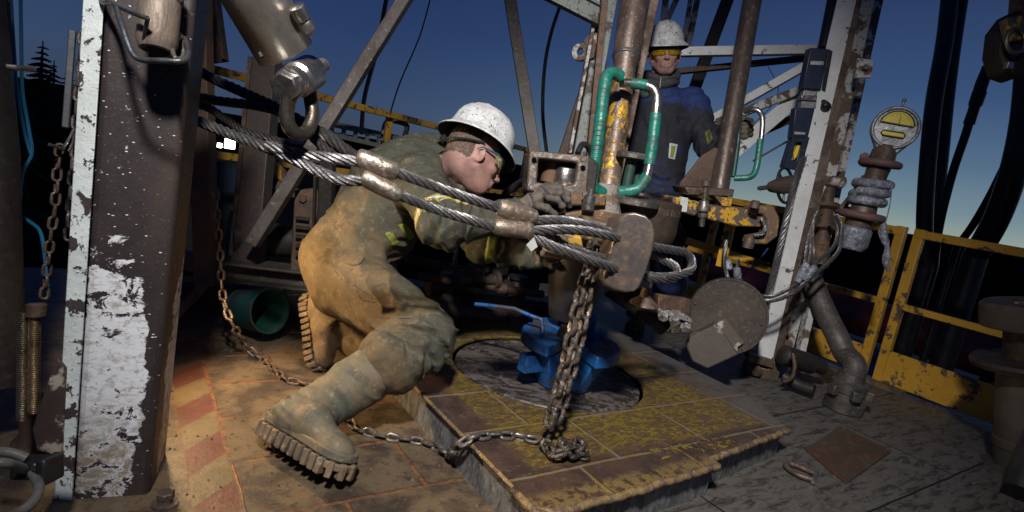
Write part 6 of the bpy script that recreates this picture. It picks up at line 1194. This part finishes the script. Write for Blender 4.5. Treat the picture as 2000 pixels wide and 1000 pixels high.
for L_ in [[(660, 424), (720, 410), (790, 408)], [(645, 398), (700, 380), (760, 380)], [(712, 574), (790, 600), (864, 634)], [(740, 500), (800, 520), (850, 566)], [(826, 662), (856, 700), (842, 742)], [(780, 650), (815, 680), (812, 730)], [(818, 370), (846, 402), (850, 440)], [(880, 398), (900, 428), (896, 462)], [(700, 336), (740, 306), (790, 296)], [(630, 560), (668, 606), (726, 632)]]: fold(F1, L_, 1.55, .015, .012, .012, False)
_q, _ok = F1.march([tuple(at(684, 488, 1.6))], [tuple(ray(684, 488))]); F1.ell(_q[0], (.022, .045, .040), k=.006, sub=True)
V_, Fq = F1.mesh(); V_, Fq = keep_big(V_, Fq); cov = fast_mesh('coverall', V_, Fq, c1, w1)
dk_seam = gm('dark_seam', (.022, .021, .018), rough=.9); lt_seam = gm('worn_seam', (.16, .125, .075), rough=.9)
seam('seat_seam', [(636, 480), (650, 520), (668, 545), (690, 556), (740, 590)], F1, dk_seam, w1, 1.75, .0016); seam('thigh_seam', [(694, 548), (700, 572), (712, 588), (760, 592), (800, 596)], F1, dk_seam, w1, 1.7, .0016); seam('inseam', [(618, 540), (660, 600), (720, 618), (790, 622), (830, 615)], F1, dk_seam, w1, 1.6, .0015)
seam('side_seam', [(700, 520), (740, 560), (780, 610)], F1, lt_seam, w1, 1.6, .0015); seam('waist_seam', [(640, 432), (690, 436), (740, 446), (790, 470)], F1, dk_seam, w1, 1.75, .0018); seam('yoke_seam', [(745, 300), (770, 330), (800, 345)], F1, dk_seam, w1, 1.75, .0016)
seam('pocket_lip', [(694, 454), (706, 468), (712, 490), (708, 508), (698, 516), (680, 514), (664, 502), (654, 490)], F1, c1, w1, 1.75, .0055, .003)
def tape_m(nm, a, b):
    q = NT(nm); n = q.noise(26, 6, .7); col = q.mix(q.step(n, .56, .05), a, b); return q.done(col, .4, 0.0, q.bump(n, .3, .002), .6)
ty = tape_m('dirty_yellow_tape', (.40, .31, .03), (.13, .095, .04)); tgz = tape_m('dirty_lime_tape', (.20, .24, .03), (.07, .075, .045)); ts = tape_m('dirty_silver_tape', (.50, .52, .52), (.20, .20, .17))
ax = Vector(nelb-nsh); cN = Vector(nelb)-ax.normalized()*.050
band('reflective_band', cN, ax, .045, F1, ty, w1, .15, off=.004); band('reflective_stripe', cN, ax, .014, F1, ts, w1, .15, off=.0055)
ax = Vector(fwri-felb); band('reflective_band', Vector(felb)+ax*.18, ax, .04, F1, tgz, w1, .13, off=.004)
rect_px('reflective_patch', [(778, 440), (792, 436), (812, 462), (800, 470)], F1, tgz, w1, .004, d0=1.9); rect_px('reflective_patch', [(752, 456), (764, 452), (780, 474), (768, 480)], F1, tgz, w1, .004, d0=1.9)
# head
hO1 = at(929, 300, 2.20)
head(w1, hO1, cR*.80-cU*.44+cF*.40, cU*.86+cR*.42+cF*.26, 1.10, tuple(Vector(nk)+Vector((-.03, .02, -.04))), lens('yellowish_clear_lens', (.90, .88, .55)), gm('blue_glasses_frame', (.015, .10, .16), rough=.3, bump=.05))
# boots
def boot_mat(nm, a, b, c):
    q = NT(nm); n1 = q.noise(9, 8, .68, .5); n2 = q.noise(40, 6, .72, .3); col = q.mix(q.step(n1, .5, .10), a, b); col = q.mix(q.step(n2, .60, .05), col, c); col = q.mix(q.math('MULTIPLY', q.step(q.noise(11, 8, .78, 1.0), .58, .06), .55), col, (.04, .03, .025))
    return q.done(col, q.math('ADD', .5, q.math('MULTIPLY', n2, .35)), 0.0, q.bump(n2, .35, .003, q.bump(n1, .3, .006)), .35)
bm1 = boot_mat('muddy_green_boot', (.082, .084, .064), (.15, .115, .070), (.23, .18, .115)); bm2 = boot_mat('tan_mud_boot', (.21, .145, .08), (.14, .10, .065), (.28, .22, .14)); sole_m = boot_mat('muddy_sole', (.19, .135, .08), (.10, .08, .06), (.27, .21, .14))
fp = [(.155, 0), (.148, .030), (.120, .047), (.075, .052), (.02, .044), (-.03, .038), (-.08, .038), (-.120, .036), (-.145, .022), (-.150, 0), (-.145, -.022), (-.120, -.036), (-.08, -.038), (-.03, -.036), (.02, -.038), (.075, -.044), (.120, -.042), (.145, -.026)]
def boot(root, c, f_, u_, ank, shin_top, r_top, matb, lab, k_=1.0):
    f_ = Vector(f_).normalized(); u_ = Vector(u_); u_ = (u_-f_*u_.dot(f_)).normalized(); s_ = u_.cross(f_); c = Vector(c); L_ = lambda u, v, w: np.array(c+(f_*u+s_*v+u_*w)*k_); kr = 1.0+(k_-1)*1.2
    ank = np.array(ank); top = np.array(shin_top); A_ = [L_(-.15, 0, 0), L_(.16, 0, 0), ank, top]; lo = np.min(A_, 0)-.16; hi = np.max(A_, 0)+.16
    F = Field(lo, hi, .0048)
    F.ell(L_(-.085, 0, .052), (.055, .040, .045), np.array(Matrix((f_, s_, u_)).transposed()), k=0); F.cap(L_(-.09, 0, .04), L_(.02, 0, .045), .038, .040, .02); F.ell(L_(.090, .003, .036), (.066, .048, .036), np.array(Matrix((f_, s_, u_)).transposed()), k=.03); F.cap(L_(.0, 0, .07), L_(.10, .002, .045), .040, .030, .03)
    F.cap(L_(-.065, 0, .06), ank, .046, .050, .03); F.cap(L_(.0, 0, .075), ank, .042, .050, .03); F.cap(ank, ank*.5+top*.5, .062*kr, .072*kr, .03); F.cap(ank*.5+top*.5, top, .072*kr, r_top, .02); F.cap(top-(top-ank)*.04, top, r_top+.004, r_top+.005, .006)
    F.cap(L_(-.10, 0, -.03), L_(.12, 0, -.03), .030, .030, .004, sub=True)
    def w_(P): return -.004*(vn(P*11)-.5)-.003*(vn(P*30)-.5)+wr(P, ank, .06, top-ank, 36, 7, 3, .018)+wr(P, ank*.6+top*.4, .08, top-ank, 20, 5, 8, .006)
    F.disp(w_); Vb, Fb = F.mesh(); Vb, Fb = keep_big(Vb, Fb); fast_mesh('boot', Vb, Fb, matb, root, lab)
    g = M(); g.ext([Vector(L_(u*1.03, v*1.10, .020)) for u, v in fp], -u_*.020); so = part('boot_sole', g, sole_m, root, bevel=.004)
    g = M(); g.ext([Vector(L_(u*1.01, v*1.06, .046)) for u, v in fp], -u_*.026); part('rand_strip', g, matb, so, bevel=.005)
    # lugs
    n = len(fp)
    for i in range(n):
        a = Vector((*fp[i], 0)); b = Vector((*fp[(i+1) % n], 0)); kk = max(1, int((b-a).length/.024+.4))
        for j in range(kk):
            p = a.lerp(b, (j+.5)/kk); t = (b-a).normalized(); nrm = Vector((t.y, -t.x, 0)); nrm = -nrm if nrm.dot(p) < 0 else nrm
            T3 = f_*t.x+s_*t.y; N3 = f_*nrm.x+s_*nrm.y; q = Vector(L_(p.x*1.0, p.y*1.04, .004)); R3 = Matrix((T3, N3, u_)).transposed() @ Matrix.Rotation(random.uniform(-.12, .12), 3, 'Y'); g = M(); g.box(q, (.0185, .026, .042), R3); part('lug', g, sole_m, so, bevel=.003)
    for u in (-.10, -.04, .03, .09):
        g = M(); g.box(L_(u, 0, -.006), (.016, .045, .020), Matrix((f_, s_, u_)).transposed()); part('lug', g, sole_m, so, bevel=.003)
    return F
ff = (Vector(gp(676, 925))-Vector(gp(530, 838))).normalized(); side = Z.cross(ff).normalized(); upn = (Z*.93+side*.36)
fcn = (Vector(gp(588, 908)))+Z*.050
Fb1 = boot(w1, fcn, ff, upn, at(600, 812, 1.74), np.array(kn2)+(nknee-nank)*.03, .088, bm1, 'muddy grey green rubber boot', 1.13)
g = None
seam('boot_stripe', [(702, 682), (724, 706), (742, 738), (760, 765)], Fb1, gm('boot_rim', (.30, .24, .14), rough=.8), w1, 1.2, .0028); seam('boot_welt', [(548, 802), (580, 818), (612, 838), (640, 862)], Fb1, lt_seam, w1, 1.2, .003); seam('boot_welt', [(524, 812), (560, 836), (590, 858)], Fb1, dk_seam, w1, 1.2, .002)
t0 = at(620, 706, 2.30); h0 = at(604, 590, 2.36); ff = Vector(t0)-Vector(h0); cc = (Vector(t0)+Vector(h0))/2
boot(w1, cc, ff, cR*.93-cF*.36, v3(650, 615, 2.38), fank+(fknee-fank)*.45, .066, bm2, 'tan muddy boot with its toe on the deck')
# gloves
gl_m = gm('grimy_work_glove', (.085, .072, .062), (.16, .12, .085), .52, 14, .1, (.05, .045, .04), .58, 50, rough=.75, bump=.6, bd=.005)
def glove(root, palm, fingers, r, mat, wrist, h=.0035, label=None):
    allp = [np.array(p) for f_ in fingers for p in f_]+[np.array(p) for p in palm]+[np.array(wrist[0]), np.array(wrist[1])]; lo = np.min(allp, 0)-.05; hi = np.max(allp, 0)+.05; F = Field(lo, hi, h)
    F.f[:] = .5; F.cap(palm[0], palm[1], .030, .034, .01)
    if len(palm) > 2: F.cap(palm[2], palm[3], .026, .030, .02)
    F.cap(wrist[0], wrist[1], .036, .030, .015); F.cap(wrist[1], palm[0], .028, .030, .02)
    for i, f_ in enumerate(fingers):
        rr_ = r*[1.15, 1.0, 1.02, .98, .88][i]
        F.cap(palm[1] if i else palm[0], f_[0], .020, rr_*1.05, .008)
        for j in range(len(f_)-1): F.cap(f_[j], f_[j+1], rr_*(1-.08*j), rr_*(1-.08*(j+1)), .0035); 
        for j in range(1, len(f_)-1): F.ell(f_[j], (rr_*1.12,)*3, k=.003)
    F.disp(lambda P: -.003*(vn(P*40)-.5)-.0018*(vn(P*95)-.5)); Vg, Fg = F.mesh(); Vg, Fg = keep_big(Vg, Fg); return fast_mesh('glove', Vg, Fg, mat, root, label), F
G1, FG1 = glove(w1, [at(1042, 392, 2.11), at(1064, 378, 2.12), at(1044, 386, 2.15), at(1068, 372, 2.15)],
      [[at(1052, 402, 2.06), at(1068, 407, 2.04), at(1084, 418, 2.05)],
       [at(1072, 386, 2.06), at(1088, 390, 2.05), at(1098, 402, 2.06), at(1100, 413, 2.08)],
       [at(1074, 376, 2.09), at(1094, 377, 2.07), at(1108, 390, 2.08), at(1112, 403, 2.10)],
       [at(1072, 367, 2.12), at(1094, 368, 2.11), at(1109, 379, 2.12), at(1114, 391, 2.14)],
       [at(1068, 362, 2.16), at(1086, 362, 2.16), at(1098, 370, 2.17), at(1104, 380, 2.18)]], .0130, gl_m, (at(1018, 408, 2.09), at(1032, 400, 2.10)), label='grimy glove on the tong frame')
seam('glove_strap', [(1034, 378), (1040, 390), (1044, 404), (1046, 412)], FG1, gm('glove_strap', (.04, .04, .04), rough=.7), w1, 1.95, .004)
seam('knuckle_guard', [(1058, 364), (1066, 372), (1072, 380)], FG1, gm('knuckle_pad', (.05, .048, .046), rough=.6), w1, 1.95, .0045)
glove(w1, [at(1066, 502, 2.27), at(1082, 500, 2.27)], [[at(1068, 514, 2.25), at(1080, 520, 2.24), at(1090, 516, 2.25)]]+[[at(1090, 490+k*8, 2.26), at(1104, 488+k*8, 2.25), at(1110, 494+k*8, 2.27), at(1106, 502+k*7, 2.29)] for k in range(4)], .012, gl_m, (at(1050, 502, 2.28), at(1060, 502, 2.27)), label='glove of the far hand under the tong')

# ---------------------------------------------------------------- the standing worker
w2 = thing('person', 'worker in blue jacket, yellow glasses and white hard hat standing behind the drill pipe', 'person', gp(1275, 640))
def cloth2():
    q = NT('dirty_blue_jacket'); x, y, z = q.sep(); n1 = q.noise(6, 8, .68, .5); n2 = q.noise(34, 6, .7, .3); n3 = q.noise(420, 2, .5)
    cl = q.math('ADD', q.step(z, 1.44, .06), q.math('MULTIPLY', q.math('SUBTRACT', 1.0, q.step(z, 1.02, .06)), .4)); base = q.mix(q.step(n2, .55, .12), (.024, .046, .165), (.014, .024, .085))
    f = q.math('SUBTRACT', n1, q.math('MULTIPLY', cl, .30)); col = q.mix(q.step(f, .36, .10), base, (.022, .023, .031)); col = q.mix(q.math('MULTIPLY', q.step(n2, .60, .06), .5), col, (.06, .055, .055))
    nr = q.bump(n1, .35, .012); nr = q.bump(n2, .4, .006, nr); nr = q.bump(n3, .25, .001, nr); return q.done(col, q.math('ADD', .65, q.math('MULTIPLY', n2, .25)), 0.0, nr, .25)
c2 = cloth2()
nk2 = v3(1290, 160, 3.36); ch_ = v3(1288, 235, 3.40); wa_ = v3(1272, 370, 3.42); pv = v3(1266, 450, 3.44); ls, rs_ = v3(1350, 205, 3.38), v3(1236, 206, 3.40); le, re_ = v3(1386, 282, 3.26), v3(1216, 310, 3.40); lw, rw = v3(1436, 248, 3.10), v3(1200, 400, 3.1)
F2 = Field(np.min([ch_, re_, le, pv, rw, lw], 0)-.30, np.max([ch_, re_, le, nk2, lw], 0)+.25, .0075)
F2 = Field((float(F2.lo[0]), float(F2.lo[1]), -.02), tuple(np.max([ch_, re_, le, nk2, lw], 0)+.25), .0078)
F2.cap(ch_, wa_, .150, .145, 0); F2.cap(ch_+np.array(cR)*.07, wa_+np.array(cR)*.05, .130, .120, .05); F2.cap(ch_-np.array(cR)*.07, wa_-np.array(cR)*.05, .130, .120, .05); F2.cap(wa_, pv, .145, .155, .05)
F2.cap(ls, rs_, .085, .085, .05); F2.cap(nk2, ch_, .085, .12, .05); F2.cap(ls, le, .088, .070, .04); F2.cap(le, lw+(le-lw)*.12, .070, .050, .03); F2.cap(rs_, re_, .085, .066, .04); F2.cap(re_, rw, .066, .046, .03)
for gx, off in ((1240, -.09), (1310, .09)):
    hip = pv+np.array(cR)*off; ft = np.array(gp(gx, 640)); kn = (hip+ft)/2+np.array((0, -.04, .02)); F2.cap(hip, kn, .11, .085, .04); F2.cap(kn, ft+np.array((0, 0, .12)), .085, .075, .03)
F2.cap(nk2+np.array(cU)*.03, nk2+np.array(cU)*.16, .052, .06, .01, sub=True)
def wrinkle2(P):
    d = -.010*(vn(P*7+3)-.5)-.005*(vn(P*17+7)-.5); d += wr(P, wa_, .14, (0, .1, 1), 18, 5, 5, .016)+wr(P, le, .10, lw-ls, 26, 7, 2, .016)+wr(P, ls, .11, le-ls, 20, 6, 7, .014)+wr(P, ch_, .13, (1, 0, .6), 14, 5, 3, .012)+wr(P, (pv+wa_)/2, .13, (0, .2, 1), 16, 5, 6, .014); return d
F2.disp(wrinkle2)
for L_ in [[(1330, 230), (1340, 280), (1330, 330)], [(1262, 340), (1290, 356), (1320, 352)], [(1366, 240), (1378, 268), (1368, 300)], [(1390, 256), (1404, 278), (1398, 300)], [(1342, 200), (1352, 236), (1346, 270)], [(1258, 380), (1290, 392), (1318, 386)]]: fold(F2, L_, 2.9, .018, .011, .016)
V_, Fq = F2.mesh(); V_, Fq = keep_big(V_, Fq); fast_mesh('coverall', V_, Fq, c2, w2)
hO2 = at(1299, 103, 3.27)
head(w2, hO2, -cF*.97-cR*.14-cU*.16, cU*.99+cR*.02, .99, tuple(Vector(nk2)+Vector((0, .02, -.02))), lens('yellow_lens', (.90, .66, .06), .82), gm('black_glasses_frame', (.02, .02, .02), rough=.3, bump=.05))
col_m = gm('grey_hood_collar', (.055, .055, .058), (.04, .04, .042), .5, 14, .1, rough=.85, bump=.4)
g = M(); cN = at(1291, 148, 3.34)
for k, (r_, h_) in enumerate(((.094, 0), (.088, .032))):
    P = [cN+cR*math.cos(t)*r_+Vector((0, 1, 0))*math.sin(t)*r_*.85+Z*(h_-.030+.025*math.sin(t)+.004*math.sin(t*5+k)) for t in np.linspace(0, 2*math.pi, 33)[:-1]]; g.tube(P, [.024+.004*math.sin(i*.8+k) for i in range(32)], 12, True)
part('hood_collar', g, col_m, w2)
g = M(); g.tube([at(1291, 152, 3.19), at(1289, 172, 3.19)], .0035, 8); part('zip_pull', g, steel_br, w2); seam('jacket_zip', [(1290, 175), (1286, 230), (1280, 300), (1274, 360)], F2, dk_seam, w2, 2.9, .003)
seam('chest_seam', [(1296, 190), (1322, 186), (1352, 184)], F2, dk_seam, w2, 2.9, .0025); seam('lapel', [(1296, 188), (1312, 182), (1328, 172), (1334, 162)], F2, gm('blue_lapel', (.03, .05, .15), rough=.8), w2, 2.9, .006)
rect_px('shoulder_band', [(1338, 157), (1352, 162), (1356, 176), (1344, 174)], F2, tgz, w2, .005, d0=2.9); rect_px('shoulder_stripe', [(1330, 172), (1360, 176), (1359, 181), (1328, 177)], F2, ts, w2, .007, d0=2.9)
rect_px('chest_tab', [(1308, 279), (1324, 282), (1318, 312), (1305, 309)], F2, ts, w2, .010, d0=2.9); rect_px('chest_tab_stripe', [(1311, 284), (1320, 286), (1315, 308), (1309, 306)], F2, tgz, w2, .013, d0=2.9)
ax = Vector(lw-le); rect_px('elbow_tape', [(1376, 258), (1386, 252), (1392, 272), (1382, 284)], F2, tape_m('dull_elbow_tape', (.16, .16, .05), (.07, .07, .05)), w2, .008, d0=2.9)
gl2 = gm('olive_work_glove', (.075, .068, .038), (.13, .10, .055), .52, 14, .1, (.04, .035, .03), .58, 50, rough=.75, bump=.6, bd=.005)
glove(w2, [at(1444, 250, 3.08), at(1446, 236, 3.08)], [[at(1440, 232, 3.03), at(1428, 226, 3.00), at(1420, 230, 2.98)]]+[[at(1458, 234+k*9, 3.05), at(1466, 236+k*9, 3.0), at(1456, 240+k*9, 2.95), at(1444, 241+k*9, 2.95)] for k in range(4)], .0150, gl2, (at(1428, 254, 3.12), at(1438, 250, 3.10)), label='olive glove closed on the rear bar of the pipe handle')
glove(w2, [rw, rw+np.array((.03, -.05, 0))], [[rw+np.array((.0, -.05, .03)), rw+np.array((.02, -.08, .03))]]+[[rw+np.array((.05, -.07, .03-.02*k)), rw+np.array((.07, -.10, .03-.02*k)), rw+np.array((.06, -.12, .02-.02*k))] for k in range(4)], .013, gl2, (rw+(re_-rw)*.15, rw), label='hidden right glove')
for gx in (1240, 1310):
    c = Vector(gp(gx, 640)); boot(w2, c+Z*.02, Vector((-.3, -1, 0)), Z, np.array(c)+np.array((0, .05, .10)), np.array(c)+np.array((0, .06, .30)), .065, bm1, None)
